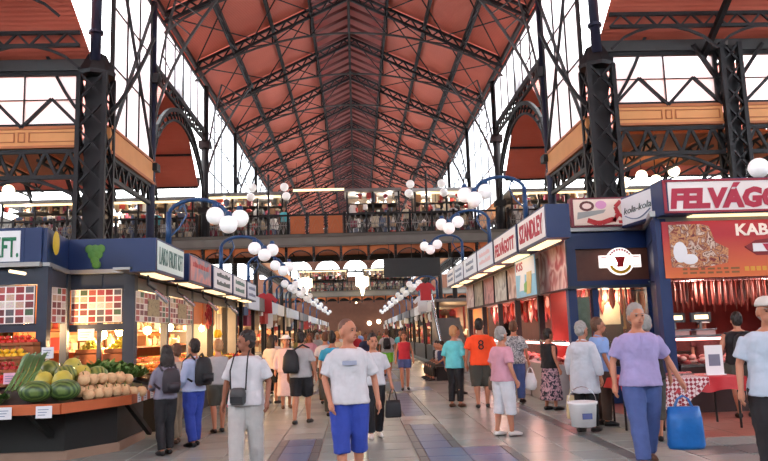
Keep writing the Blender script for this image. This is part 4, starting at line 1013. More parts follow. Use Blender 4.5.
# row of aisle signs on the right
YR = [(13.22, 15.6), (15.75, 18.4), (18.5, 21.0), (21.1, 23.75), (23.85, 26.0), (26.1, 28.2)]
lab = ['white sign with crimson lettering at the blue corner end of the meat stall row', 'white sign with crimson FELVÁGOTT lettering, second along the meat stall row', 'pale sign with faint pink writing, third along the meat stall row', 'pale blue sign, fourth along the meat stall row', 'pale blue sign with grey emblem, fifth along the meat stall row', 'grey-white sign, sixth and last along the meat stall row']
for k, (ya, yb) in enumerate(YR):
    sign(lab[k], (3.6, (ya+yb)/2, 3.57), -math.pi/2, yb-ya-.08, .58, .45, (PAPER, PAPER, PAPER_B, PAPER_B, PAPER_B, PAPER)[k], ('SZANDLEY', 'FELVÁGOTT', None, None, None, None)[k], CRIM, bold=.035, th=.68)
def scribble(t_sign, col, seed, w, rows=2):
    r = random.Random(seed); g = G()
    for q in range(rows):
        x = -w*.38
        while x < w*.34:
            d = r.uniform(.05, .2); zz = .1-.2*q; g.bx(x, x+d, -.02, -.014, zz-.05, zz+r.uniform(.02, .07)); x += d+.04
    return g.build('faint_writing', col, t_sign)
sg = [o for o in bpy.data.objects if o.name.startswith('shop_sign') and o.parent is None]
FAINT = mat('faint_pink', (206, 178, 190), .5, 0, 0)
for o in sg:
    if o['label'].startswith('pale sign with faint'): scribble(o, FAINT, 2, 2.3)
    if o['label'].startswith(('pale blue sign, fourth', 'pale blue sign with grey', 'grey-white')): scribble(o, INK_B, 3, 1.9)
    if 'third in the fruit' in o['label']: scribble(o, INK, 4, 2.3)
    if 'fourth in the fruit' in o['label']: scribble(o, INK_G, 6, 2.1)
    if 'fifth and last of the fruit' in o['label']: scribble(o, INK_B, 7, 1.8)
    if 'blue sign with a red band' in o['label']: scribble(o, mat('red_band_ink', (190, 70, 70), .5, 0, 0), 9, 2.0, 1)
wb(G().bx(4.0, 4.42, 14.9, 28.3, 3.29, 3.34), 'sign_soffit', SOFFIT, ms)
fs_b = wb(G().bx(-4.0, -3.68, 12.02, 24, 2.76, 2.8), 'sign_soffit', SOFFIT, fs)
# posters of the aisle side
MEATP = blotch('meat_photo', [(120, 30, 34), (176, 60, 64), (222, 190, 184), (150, 40, 44), (226, 210, 200)], 1.1, .4, 2)
poster('large poster of hanging meat cuts beside the blue corner', MEATP, 2.2, 1.15, (4.3, 15.55, 2.93), -math.pi/2)
t = thing('hanging_banner', 'pale blue banner with drink picture hung before the meat stall row', 'banner', (3.98, 16.75, 2.77), -math.pi/2)
f = sheet('banner_sheet', 2.0, .9, mat('banner_sky', (120, 178, 206), .45, 0, .3, 2), t, (0, 0, 0))
G().prism([(-.9, .1), (.95, .02), (.95, .42), (-.9, .42)], 'y', -.014, -.007).build('pale_header', PAPER, f)
text('lettering', 'KIS', .7, .2, CRIM, f, (-.5, -.016, .28), bold=.02)
G().prism([(.1, -.4), (.5, -.4), (.7, .1), (.2, .1)], 'y', -.016, -.007).build('glass_picture', mat('straw', (206, 180, 120), .5, 0, .2), f)
G().prism([(-.6, -.3), (-.1, -.3), (-.0, .05), (-.4, .1)], 'y', -.016, -.007).build('white_picture', PAPER, f); G().prism([(-.1, -.35), (.15, -.35), (.2, -.1), (-.1, -.15)], 'y', -.018, -.007).build('green_picture', mat('fresh_green', (110, 170, 90), .5), f)
G().beam((-.7, 0, .45), (-.7, 0, .55), .02).beam((.7, 0, .45), (.7, 0, .55), .02).build('cord', IRON, t)
cols5 = [[(150, 60, 60), (206, 180, 170), (90, 40, 40)], [(60, 60, 60), (190, 190, 186), (110, 100, 96)], [(120, 50, 60), (180, 120, 120), (60, 30, 40)], [(90, 80, 70), (150, 140, 120), (50, 40, 36)], [(150, 70, 70), (206, 190, 186), (120, 60, 60)]]
for k in range(5):
    poster('framed food photograph over the meat row counters, %s beyond the hanging banner' % ordn[k], blotch('photo_%d' % k, cols5[k], 1.4, .5, 2), 1.7, .85, (4.32, 19.4+k*1.95, 2.82), -math.pi/2)
wb(G().bx(4.36, 4.4, 14.9, 28.3, 3.25, 3.45), 'white_strip', mat('pale_strip', (190, 186, 178), .5, 0, .1), ms)
wb(G().bx(4.4, 4.5, 15.0, 28.3, 2.35, 3.3), 'upper_wall', BROWNW, ms)
wb(G().bx(4.35, 4.55, 28.1, 28.3, 0, 3.5), 'row_end_post', mat('cream_post', (150, 140, 120), .6), ms)
MEATC = [mat('meat_%d' % i, c, .4, 0, .25, 12) for i, c in enumerate(((176, 60, 64), (206, 110, 110), (130, 36, 36), (222, 170, 160), (110, 60, 44), (196, 84, 60)))]
for k, (ya, yb) in enumerate(((15.05, 17.3), (17.3, 19.8), (19.8, 22.2), (22.2, 25.0), (25.0, 28.1))):
    wb(G().bx(4.36, 4.5, yb-.12, yb, 0, 2.36), 'post', IRON, ms)
    c = thing('meat_counter', 'pink lit glass meat counter on the aisle side, %s bay from the blue corner' % ordn[k], 'counter', (4.6, (ya+yb)/2, 0)); d = (yb-ya)/2-.08
    G().bx(-.5, .25, -d, d, 0, .8).build('base', mat('counter_steel', (150, 140, 140), .4, .3, .1), c)
    G().prism([(-.5, .8), (.25, .8), (.25, 1.25), (-.2, 1.25)], 'y', -d, d).build('glass_case', CASEGLASS, c) if False else G().add([(-.5, -d, .82), (-.5, d, .82), (-.25, d, 1.28), (-.25, -d, 1.28)], [(0, 1, 2, 3)]).add([(-.25, -d, 1.28), (-.25, d, 1.28), (.2, d, 1.28), (.2, -d, 1.28)], [(0, 1, 2, 3)]).build('glass_case', CASEGLASS, c)
    G().bx(-.26, -.22, -d, d, 1.26, 1.3).build('case_rail', STEEL, c)
    G().bx(-.2, .2, -d+.1, d-.1, 1.2, 1.24).build('case_light', mat('pink_tube', (255, 200, 190), .4, 0, 0, emit=((255, 160, 156), 6)), c)
    g = G(); r = random.Random(k)
    for i in range(60): g.mi(r.randrange(6)); g.ell((r.uniform(-.38, .18), r.uniform(-d+.1, d-.1), .84+r.uniform(0, .08)), (r.uniform(.04, .09), r.uniform(.05, .12), .04), 8, 5, Matrix.Rotation(r.uniform(0, 3), 3, 'Z'))
    g.build('meat_pieces', MEATC, c, True, kind='stuff')
    b = thing('hanging_meats', 'dense hanging sausages and hams behind the aisle counter, %s bay from the blue corner' % ordn[k], None, (5.5, (ya+yb)/2, 2.45)); g = G()
    for i in range(40):
        g.mi(r.randrange(6)); y = r.uniform(-d, d); x = r.uniform(-.4, .5); h = r.uniform(.25, .7); w = r.uniform(.03, .09); g.lathe([(.006, 0), (w*.6, -.06), (w, -h*.5), (w*.8, -h*.8), (.01, -h)], (x, y, -.02), 7)
    g.bx(-.4, .5, -d, d, -.04, 0); g.build('sausages', MEATC, b, True, kind='stuff'); b['kind'] = 'stuff'
    wb(G().bx(6.2, 6.3, ya, yb, 0, 2.6), 'row_back_wall', mat('dark_shop_back', (90, 46, 36), .6, 0, .5, 4), ms)
    glow('bay_light', (5.1, (ya+yb)/2, 2.2), 16, (1, .66, .5), .1)
# front meat counter with hanging sausages
fc = thing('meat_counter', 'long glass meat counter under the red banner with pink light', 'counter', (7.7, 13.3, 0))
G().bx(-1.9, 2.4, -.35, .4, 0, .82).build('base', mat('dark_counter_front', (60, 40, 40), .4, .1, .15), fc)
G().add([(-1.9, -.35, .84), (2.4, -.35, .84), (2.4, -.15, 1.34), (-1.9, -.15, 1.34)], [(0, 1, 2, 3)]).add([(-1.9, -.15, 1.34), (2.4, -.15, 1.34), (2.4, .3, 1.34), (-1.9, .3, 1.34)], [(0, 1, 2, 3)]).build('glass_case', CASEGLASS, fc)
G().bx(-1.9, 2.4, -.17, -.12, 1.32, 1.37).build('case_rail', STEEL, fc); G().bx(-1.85, 2.35, .0, .05, 1.27, 1.31).build('case_light', MATS['pink_tube'], fc); G().bx(-1.9, 2.4, -.37, -.33, .8, .85).build('case_sill', STEEL, fc)
g = G(); r = random.Random(77)
for i in range(140): g.mi(r.choice((0, 1, 1, 3, 2))); g.ell((r.uniform(-1.8, 2.3), r.uniform(-.25, .3), .87+r.uniform(0, .1)), (r.uniform(.05, .13), r.uniform(.05, .1), .045), 8, 5, Matrix.Rotation(r.uniform(0, 3), 3, 'Z'))
g.build('meat_pieces', MEATC, fc, True, kind='stuff')
SAUS = [mat('cured_%d' % i, c, .5, 0, .25, 12) for i, c in enumerate(((96, 44, 38), (120, 74, 60), (84, 52, 46), (140, 60, 48)))]
sp_ = [G().lathe([(.004, 0), (.012, -.02), (w, -.08), (w, -h*.6), (w*.7, -h*.9), (.006, -h)], n=8).mesh('sausage', SAUS[c], True) for w, h, c in ((.03, .45, 2), (.026, .4, 1), (.035, .5, 0), (.03, .36, 3))]
for row, (y, z, n_) in enumerate(((13.55, 2.42, 34), (14.1, 2.42, 34), (15.0, 2.3, 30))):
    rl = thing('hanging_rail', 'steel rail carrying sausages under the red banner, %s row from the front' % ordn[row], 'rail', (7.8, y, z)); G().tube([(-2, 0, .0), (2.2, 0, .0)], .012, 6).build('bar', STEEL, rl); g = G(); [g.beam((q, 0, 0), (q, 0, 2.56-z), .012) for q in (-1.8, 0, 2.0)]; g.build('hanger', STEEL, rl)
    for i in range(n_):
        link('sausage', sp_[random.randrange(4)], None, (5.95+i*.115+random.uniform(-.02, .02), y, z-.01), random.uniform(0, 6), label='dark red sausage hanging under the red banner in the %s row' % ordn[row], cat='sausage', group='sausages in the %s hanging row' % ordn[row])
wb(G().bx(6.0, 10, 14.9, 15.4, 0, 1.0), 'rear_counter', DWOOD, ms)
# shop scales on the counter
for k, x in enumerate((6.05, 6.55)):
    t = thing('shop_scale', 'grey weighing scale with lit display on the meat counter, %s' % ('by the corner post' if k == 0 else 'beside the menu stand'), 'scale', (x, 13.5, 1.345))
    G().bx(-.18, .18, -.08, .14, 0, .1).build('body', GREY, t); G().bx(-.2, .2, -.1, .16, .1, .13).build('tray', STEEL, t); G().bx(-.02, .02, .1, .14, .1, .26).build('stem', GREY, t)
    G().bx(-.19, .19, .06, .14, .26, .44).build('display_head', mat('dark_grey_plastic', (70, 70, 70), .5), t); G().bx(-.13, .13, .05, .06, .31, .39).build('display', mat('display_glow', (255, 236, 200), .4, 0, 0, emit=((255, 220, 170), 1.5)), t)
# tables with cloths in front of the counter
def table(label, x0, x1, y0, y1, z=.76):
    t = thing('folding_table', label, 'table', ((x0+x1)/2, (y0+y1)/2, 0)); w, d = (x1-x0)/2, (y1-y0)/2
    G().bx(-w, w, -d, d, z-.03, z).build('tabletop', DWOOD, t)
    lg = G().tube([(0, 0, 0), (0, 0, z-.03)], .018, 8).mesh('leg', IRON)
    for a in (-1, 1):
        for b in (-1, 1): link('leg', lg, t, (a*(w-.08), b*(d-.08), 0))
    return t
def cloth(label, x0, x1, y0, y1, z, drops, m, seed, point=None):
    """thin draped cloth with wavy hem; drops = hang on -y side, +-x sides"""
    r = random.Random(seed); g = G(); n = 24
    t_ = z+.004
    g.bx(x0-.008, x1+.008, y0-.008, y1+.008, z+.002, z+.010)
    def skirt(a, b, nrm, fn):
        vs = []
        for i in range(n+1):
            q = i/n; px, py = a[0]+(b[0]-a[0])*q, a[1]+(b[1]-a[1])*q; h = fn(q)
            for k in range(5):
                f_ = k/4; o = .012+.03*f_*(1+math.sin(q*21+seed))
                vs.append((px+nrm[0]*o, py+nrm[1]*o, t_+.006-h*f_))
        fs_ = [(i*5+k, i*5+k+1, (i+1)*5+k+1, (i+1)*5+k) for i in range(n) for k in range(4)]
        g.add(vs, fs_)
    skirt((x0-.01, y0-.01), (x1+.01, y0-.01), (0, -1), drops[0])
    skirt((x0-.01, y1), (x0-.01, y0-.01), (-1, 0), drops[1]); skirt((x1+.01, y0-.01), (x1+.01, y1), (1, 0), drops[1])
    o = g.build('tablecloth', m, None, True); tag(o, label, 'tablecloth'); return o
table('folding table with red cloth beside the old man in the pale coat', 3.98, 4.35, 11.05, 12.3)
cloth('plain red cloth on the small table beside the blue corner window', 3.98, 4.35, 11.05, 12.3, .76, (lambda q: .16+.02*math.sin(q*9), lambda q: .15), RED, 2)
table('folding table under the red checked cloth before the meat counter', 4.5, 5.85, 10.9, 11.8)
cloth('plain red cloth spread on the long table before the meat counter', 4.5, 5.85, 10.9, 11.8, .76, (lambda q: .2+.02*math.sin(q*14), lambda q: .18), RED, 3)
def checker():
    m, nt, n, b, L = nodes_of('red_check'); tc = n.new('ShaderNodeTexCoord'); mp = n.new('ShaderNodeMapping'); mp.inputs['Rotation'].default_value = (0, .78, 0)
    ck = n.new('ShaderNodeTexChecker'); ck.inputs['Scale'].default_value = 22; ck.inputs['Color1'].default_value = srgb((140, 40, 56))+(1,); ck.inputs['Color2'].default_value = srgb((214, 196, 196))+(1,)
    L.new(tc.outputs['Object'], mp.inputs[0]); L.new(mp.outputs[0], ck.inputs['Vector']); L.new(ck.outputs[0], b.inputs['Base Color']); b.inputs['Roughness'].default_value = .8; return m
cloth('red and white checked cloth hanging in a point from the long table', 4.52, 5.25, 10.86, 11.4, .768, (lambda q: .56-abs(q-.25)*.65, lambda q: .2), checker(), 4)
t = thing('menu_stand', 'white upright menu card in a stand on the red tablecloth', 'menu', (5.6, 11.3, .772)); G().bx(-.15, .15, -.06, .06, 0, .015).build('foot', WHITE, t); G().bx(-.14, .14, -.01, .01, .01, .46).build('card', PAPER, t); G().bx(-.09, .09, -.016, -.01, .14, .32).build('printed_block', mat('grey_block', (110, 112, 130), .5), t)
for k, (x, y) in enumerate(((4.95, 11.35), (5.2, 11.5))):
    t = thing('food_tray', 'steel tray of meat samples on the checked cloth, %s' % ('nearer the point' if k == 0 else 'nearer the menu stand'), 'tray', (x, y, .782)); G().bx(-.12, .12, -.08, .08, 0, .02).build('tray', STEEL, t)
    g = G(); [g.ell((r.uniform(-.09, .09), r.uniform(-.05, .05), .03), (.03, .02, .015), 7, 5) for i in range(10)]; g.build('samples', MEATC[1], t, kind='stuff')
# stair with steel handrail at the end of the row
t = thing('staircase', 'dark staircase with steel handrail rising beyond the meat stall row', 'staircase', (4.1, 30, 0))
for i in range(12): G().bx(-.55, .65, .3*i, .3*i+.3, 0, .18*(i+1)).build('step', GREY, t)
for x in (-.6,): G().tube([(x, -.2, .9), (x, 3.6, 3.25)], .05, 8).build('handrail', STEEL, t); G().prism([(0, 0), (3.6, 0), (3.6, 2.9), (0, .5)], 'x', -.62, -.58).build('side_panel', mat('panel_dark', (50, 54, 60), .3, .2), t)

# ================================================================ far stalls along both sides
SAGE = mat('far_fascia', (64, 72, 86), .5, 0, .2, 2)
def far_stall(label, s, ya, yb, seed, warm=True):
    t = thing('market_stall', label, 'stall', (s*4.8, (ya+yb)/2, 0)); d = (yb-ya)/2; r = random.Random(seed)
    def B(x0, x1, y0, y1, z0, z1): return G().bx(min(s*x0, s*x1), max(s*x0, s*x1), y0, y1, z0, z1)
    B(-.9, .4, -d, d, 0, .85).build('counter', DWOOD, t); B(1.4, 1.5, -d, d, 0, 2.95).build('back_wall', WARMW if warm else MEAT, t); B(-1.0, 1.5, -d, d, 2.95, 3.1).build('roof', GREY, t)
    po = G().bx(-.06, .06, -.06, .06, .85, 2.95).mesh('post', IRON); k = max(2, int((yb-ya)/2.5))
    for i in range(k+1): link('post', po, t, (-s*.9, -d+.08+(2*d-.16)*i/k, 0))
    for i in range(k):
        y0_ = -d+2*d*i/k; w = 2*d/k
        B(-1.16, -1.04, y0_+.05, y0_+w-.05, 2.55, 3.05).build('fascia_board', (SAGE, PAPER_B, GREY, PAPER)[r.randrange(4)], t)
    idx = [0, 1, 3, 4, 6] if warm else [0, 3, 5, 7]
    goods('counter_goods', -.7, .3, -d+.1, d-.1, [.85], int(9*d), t, .1, .25, False, idx, seed)
    xa, xb = sorted((-s*1.0, -s*.1)); goods('hanging_goods', xa, xb, -d+.1, d-.1, [2.6], int(14*d), t, .14, .5, True, range(8), seed+9)
    B(1.0, 1.4, -d, d, 1.3, 1.34).build('shelf', WOOD, t); xa, xb = sorted((s*1.05, s*1.3)); goods('shelf_goods', xa, xb, -d+.1, d-.1, [1.34], int(10*d), t, .14, .3, False, idx, seed+5)
    bm2 = G().ell((0, 0, 0), .07, 8, 6).mesh('bulb', BULB)
    for i in range(k): link('bulb', bm2, t, (0, -d+2*d*(i+.5)/k, 2.1))
    l = glow('stall_light', (0, 0, 2.0), 40*d, (1, .66, .36), .3); l.parent = t
for k, (ya, yb) in enumerate(((24.6, 30.4), (31, 36.8), (39, 46), (47, 55), (56, 66), (67, 80), (81, 95))):
    o = far_stall('crowded far stall with warm bulbs beyond the fruit row, %s along' % ordn[k], -1, ya, yb, 20+k)
for k, (ya, yb) in enumerate(((34.5, 41), (42, 49), (50, 58), (59, 70), (71, 84), (85, 96))):
    o = far_stall('crowded far stall beyond the staircase, %s along' % ordn[k], 1, ya, yb, 40+k, k % 2 == 0)
for k, (x, y, z) in enumerate(((-.9, 108.6, 3.0), (1.9, 108.6, 3.0), (3.3, 108.6, 3.2))):
    t = thing('wall_lantern', 'glowing lantern on the far brick end wall, %s' % ('left of the axis', 'middle one', 'beside the middle one')[k] if False else 'glowing lantern on the far brick end wall', 'lamp', (x, y, z), 0, 'lanterns on the end wall'); G().ell((0, 0, 0), .35, 10, 8).build('globe', GLOBE_LIT, t, True); G().bx(-.05, .05, .0, .4, .3, .4).build('bracket', IRON, t)
# red and white flags hung over the far stalls
for k, (x, y, z, c) in enumerate(((3.2, 33, 3.4, RED), (3.4, 37, 3.0, PAPER), (-3.6, 29, 2.9, RED))):
    t = thing('hanging_cloth', ('red garment hung high on the far meat side', 'white garment hung high on the far meat side', 'red garment hung high beyond the fruit row')[k], 'garment', (x, y, z)); G().prism([(-.26, -.42), (.26, -.42), (.24, .12), (.38, -.02), (.48, .1), (.24, .36), (.08, .4), (0, .34), (-.08, .4), (-.24, .36), (-.48, .1), (-.38, -.02), (-.24, .12)], 'y', -.02, .02).build('garment', c, t); G().beam((0, 0, .4), (0, 0, .8), .02).build('hanger', IRON, t)
# ================================================================ PEOPLE
SKIN = [mat('skin_%d' % i, c, .5, 0, .08, 14) for i, c in enumerate(((176, 118, 92), (140, 88, 66), (190, 136, 110), (160, 104, 80)))]
HAIRC = {'dark': mat('hair_dark', (34, 26, 24), .6, 0, .2, 30), 'brown': mat('hair_brown', (86, 56, 40), .6, 0, .2, 30), 'grey': mat('hair_grey', (140, 137, 134), .65, 0, .15, 30), 'blond': mat('hair_blond', (176, 128, 86), .6, 0, .2, 30), 'shaved': mat('hair_shaved', (96, 66, 54), .6, 0, .2, 60)}
EYE_M = mat('eye_dark', (30, 24, 22), .3, 0, 0); LIP = mat('lip', (150, 80, 74), .5, 0, 0)
def cm(name, c, r=.85, v=.14): return mat(name, c, r, 0, v, 9, .15)
def soft(o, vox, it=4):
    m = o.modifiers.new('remesh', 'REMESH'); m.mode = 'VOXEL'; m.voxel_size = vox; m.use_smooth_shade = True
    s = o.modifiers.new('smooth', 'SMOOTH'); s.factor = .5; s.iterations = it
    return o
CL = bpy.data.textures.new('cloth_folds', 'CLOUDS'); CL.noise_scale = .11; CL.noise_depth = 2
HR = bpy.data.textures.new('hair_locks', 'CLOUDS'); HR.noise_scale = .025; HR.noise_depth = 1
def rumple(o, tex, strength):
    d = o.modifiers.new('folds', 'DISPLACE'); d.texture = tex; d.strength = strength; d.mid_level = .42; d.texture_coords = 'LOCAL'
    return o
def lerp(a, b, t): return tuple(a[i]+(b[i]-a[i])*t for i in range(3))
def along(pts, t):
    """point at arc fraction t of a three point limb"""
    return lerp(pts[0], pts[1], t*2) if t <= .5 else lerp(pts[1], pts[2], t*2-1)
def person(label, x, y, face, H, skin=0, hair=('short', 'dark'), top=None, bottom=None, shoes=None, step=(.05, -.05), arms=(None, None), head=0, b=1.0, vox=.013, z=0, sit=False, hat=None, group=None, cloth_hint=True, lean=0):
    k = H/1.75; dz = -.44 if sit else 0; sk = SKIN[skin]
    def S(p): return (p[0]*k, p[1]*k, p[2]*k)
    g = G()
    def ring(z_, rx, ry, cy=0): return (0, (cy)*k, (z_+dz)*k, rx*k*b, ry*k*b)
    torso = [ring(.83, .10, .09), ring(.88, .155, .112), ring(.96, .165, .118), ring(1.05, .147, .108), ring(1.14, .145, .104), ring(1.26, .160, .116), ring(1.34, .165, .110), ring(1.40, .142, .095), ring(1.435, .10, .078), ring(1.465, .055, .055)]
    g.loft(torso, 18)
    # head, turned about the neck
    R = Matrix.Rotation(head, 3, 'Z'); HS = 1.12; k0 = k
    def Hd(p): v = R @ Vector((p[0], p[1], 0)); return (v.x*k*HS, v.y*k*HS-.022*k, (1.74+(p[2]-1.75)*HS+dz)*k)
    g.tube([S((0, .012, 1.42+dz)), Hd((0, .0, 1.57))], [.062*k, .055*k], 12)
    g.ell(Hd((0, .008, 1.652)), (.074*k*HS, .094*k*HS, .098*k*HS), 14, 10, R)
    g.ell(Hd((0, -.03, 1.585)), (.056*k*HS, .06*k*HS, .055*k*HS), 12, 8, R)
    g.ell(Hd((0, -.088, 1.613)), (.014*k*HS, .022*k*HS, .02*k*HS), 8, 6, R); g.ell(Hd((0, -.082, 1.632)), (.01*k*HS, .014*k*HS, .028*k*HS), 8, 6, R)
    g.ell(Hd((0, -.07, 1.664)), (.05*k*HS, .022*k*HS, .012*k*HS), 8, 6, R)
    for s in (-1, 1): g.ell(Hd((s*.076, .014, 1.625)), (.012*k*HS, .02*k*HS, .032*k*HS), 8, 6, R)
    # limbs
    legs = []
    for i, s in enumerate((-1, 1)):
        f = step[i]
        if sit: L = [S((s*.09, 0, .47)), S((s*.11, -.43, .49)), S((s*.10, -.40+f, .08))]
        else: L = [S((s*.088*b, 0, .90)), S((s*.095*b, -.5*f-(.03 if f < 0 else .01)-.10*max(0, f-.1), .50)), S((s*.085*b, -f+(.02), .085+max(0, -f-.12)*.35))]
        legs.append(L); c = lerp(L[1], L[2], .3)
        g.tube([lerp(L[0], L[1], -.05), lerp(L[0], L[1], .3), lerp(L[0], L[1], .8), L[1], (c[0], c[1]+.015*k, c[2]), lerp(L[1], L[2], .75), L[2]], [.082*k*b, .084*k*b, .062*k*b, .056*k*b, .058*k*b, .042*k, .036*k], 12)
        g.tube([(L[2][0], L[2][1]+.03*k, L[2][2]-.03*k), (L[2][0]+s*.01*k, L[2][1]-.08*k, L[2][2]-.05*k), (L[2][0]+s*.02*k, L[2][1]-.17*k, L[2][2]-.06*k)], [.034*k, .035*k, .022*k], 10)
    al = []
    for i, s in enumerate((-1, 1)):
        a = arms[i] or ((s*.245, .03, 1.13), (s*.265, -.05, .885))
        L = [(s*.168*k*b, .005*k, (1.365+dz)*k), S((a[0][0]*b, a[0][1], a[0][2]+dz)), S((a[1][0]*b, a[1][1], a[1][2]+dz))]; al.append(L)
        g.tube([lerp(L[0], L[1], -.05), lerp(L[0], L[1], .35), L[1], lerp(L[1], L[2], .3), L[2]], [.05*k*b, .046*k*b, .036*k, .036*k, .025*k], 10)
        d = (Vector(L[2])-Vector(L[1])).normalized(); w = Vector(L[2]); side = d.cross(Vector((0, 1, 0)) if abs(d.y) < .8 else Vector((1, 0, 0))).normalized(); nrm = side.cross(d)
        # palm and fingers: row across "bk" (front-back), curling inwards
        bk = Vector((0, -1, 0))-d*d.dot(Vector((0, -1, 0))); bk = bk.normalized() if bk.length > .1 else nrm; inn = d.cross(bk); inn = inn if inn.x*s < 0 else -inn
        pc = w+d*.05*k
        g.tube([w-d*.01*k, w+d*.03*k, w+d*.085*k], [.024*k, .034*k, .03*k], 10)
        for q, ln in enumerate((.062, .074, .078, .066)):
            r0 = w+d*.075*k+bk*(q-1.5)*-.021*k
            g.tube([r0, r0+d*ln*.5*k+inn*.008*k, r0+d*ln*.85*k+inn*.03*k], [.0105*k, .0095*k, .008*k], 7)
        tb = w+d*.03*k+bk*.024*k
        g.tube([tb, tb+d*.035*k+bk*.022*k, tb+d*.062*k+bk*.024*k+inn*.012*k], [.013*k, .011*k, .008*k], 7)
    o = g.build('person', sk, None, True, (x, y, z), face, label=label, cat='person', group=group)
    soft(o, vox*.8 if vox < .015 else vox, 2)
    # face
    for s in (-1, 1):
        G().ell(Hd((s*.031, -.083, 1.643)), (.011*k*HS, .006*k*HS, .007*k*HS), 8, 6, R).build('eye', EYE_M, o)
        G().ell(Hd((s*.032, -.088, 1.664)), (.02*k*HS, .006*k*HS, .004*k*HS), 8, 5, R).build('eyebrow', HAIRC[hair[1]] if hair[1] != 'shaved' else HAIRC['dark'], o)
    G().ell(Hd((0, -.083, 1.578)), (.022*k*HS, .008*k*HS, .006*k*HS), 8, 6, R).build('mouth', LIP, o)
    # hair
    hm = HAIRC[hair[1]]
    if hair[0] != 'none':
        h = G()
        t_ = {'shaved': (.072, .088, .094), 'short': (.08, .094, .104), 'bald': (.075, .085, .08), 'long': (.084, .098, .106), 'bun': (.079, .094, .104)}[hair[0]]
        off = (0, .026, 1.676) if hair[0] != 'bald' else (0, .03, 1.635)
        if hair[0] == 'shaved': off = (0, .018, 1.665)
        h.ell(Hd(off), tuple(v*k*HS for v in t_), 14, 10, R)
        if hair[0] in ('short', 'long', 'bun'): h.ell(Hd((0, .045, 1.63)), (.078*k*HS, .066*k*HS, .075*k*HS), 12, 8, R)
        if hair[0] == 'long':
            for a in range(-4, 5):
                an = a*.3; h.tube([Hd((.07*math.sin(an), .03+.055*math.cos(an), 1.67)), Hd((.085*math.sin(an), .04+.065*math.cos(an), 1.56)), Hd((.095*math.sin(an), .045+.06*math.cos(an), 1.44))], [.03*k*HS, .034*k*HS, .018*k*HS], 8)
        if hair[0] == 'bun': h.ell(Hd((0, .115, 1.68)), .042*k*HS, 10, 8)
        hb = h.build('hair', hm, o, True); soft(hb, max(vox*.8, .009), 2); rumple(hb, HR, .022 if hair[0] != 'shaved' else .004)
    if hat:
        h = G().lathe([(.086*k*HS, -.01*k*HS), (.087*k*HS, .015*k*HS), (.076*k*HS, .045*k*HS), (.05*k*HS, .068*k*HS), (.02*k*HS, .078*k*HS), (.003, .08*k*HS)], Hd((0, .012, 1.695)), 16, 1.02, 1.14)
        if hat[1] == 'cap': h.ell(Hd((0, -.12, 1.692)), (.074*k*HS, .085*k*HS, .009*k*HS), 14, 6, R); 
        else: h.lathe([(.085*k*HS, 0), (.15*k*HS, -.012*k*HS), (.15*k*HS, -.004*k*HS), (.085*k*HS, .012*k*HS)], Hd((0, .01, 1.70)), 18)
        hb = h.build('cap' if hat[1] == 'cap' else 'hat', hat[0], o, True)
    # clothes
    if top:
        m, sl, hem, loose = top; c = G(); e = .013+loose
        rs = [r_ for r_ in torso if r_[2] > max((hem+dz)*k+.02, (.9+dz)*k)]
        def at_z(z_):
            for r0_, r1_ in zip(torso, torso[1:]):
                if r0_[2] <= z_ <= r1_[2]:
                    q = (z_-r0_[2])/(r1_[2]-r0_[2]); return tuple(r0_[j]+(r1_[j]-r0_[j])*q for j in range(5))
            return torso[1]
        z0 = (hem+dz)*k; a0 = at_z(max(z0, torso[1][2])); flare = 1.0+max(0, .93-hem)*.25
        rr = [(0, a0[1], z0, a0[3]*flare+e*1.25*k+.008, a0[4]*flare+e*1.25*k+.008)]+[(r_[0], r_[1], r_[2], r_[3]+e*k, r_[4]+e*k) for r_ in rs[:-1]]
        rr[-1] = (rr[-1][0], rr[-1][1], rr[-1][2]-.004, rr[-1][3]*.95, rr[-1][4])
        c.loft(rr, 18)
        for L in al:
            if sl > 0:
                p = [lerp(L[0], L[1], -.02)]+[along(L, sl*q) for q in (.3, .6, 1)]
                rad = [.05+loose*.3, .054+loose*.5, (.054 if sl < .8 else .047)+loose*.6, (.056 if sl < .6 else .036)+loose*.6]
                c.tube(p, [v*k*b for v in rad], 10)
            else: c.ell(lerp(L[0], L[1], -.05), (.03*k, .05*k, .05*k), 8, 6)
        cb = c.build('shirt' if hem > .7 else 'coat', m, o, True); soft(cb, vox, 3); rumple(cb, CL, .026)
        top_o = cb
    if bottom:
        m, kind, end, loose = bottom; c = G(); e = .008+loose*.3
        if kind == 'skirt':
            w0 = torso[2]; c.loft([(0, w0[1], end*k, .2*k*b+loose, .18*k*b+loose), (0, w0[1], (end+.3)*k, .185*k*b+loose*.6, .165*k*b+loose*.6), (0, w0[1], .9*k, .165*k*b+.012, .125*k*b+.015), (0, w0[1], 1.02*k, .15*k*b+.01, .112*k*b+.01)], 20)
        else:
            c.loft([(r_[0], r_[1], r_[2], r_[3]+e*k, r_[4]+e*k) for r_ in torso[:4]], 18)
            for L in legs:
                tot = 1.0; fr = 1-(end-.085)/(.90-.085) if not sit else 1-end
                p = [lerp(L[0], L[1], -.02)]+[along(L, fr*q) for q in (.25, .5, .75, 1)]
                rad = []
                for q in (0, .25, .5, .75, 1):
                    f_ = fr*q; base_ = .086 if f_ < .2 else (.086-.028*(f_-.2)/.3 if f_ < .5 else .06-.014*(f_-.5)/.5); rad.append((base_+.01+loose)*k*b)
                c.tube(p, rad, 12)
        cb = c.build({'skirt': 'skirt', 'shorts': 'shorts'}.get(kind, 'trousers'), m, o, True); soft(cb, vox, 3); rumple(cb, CL, .022)
        bot_o = cb
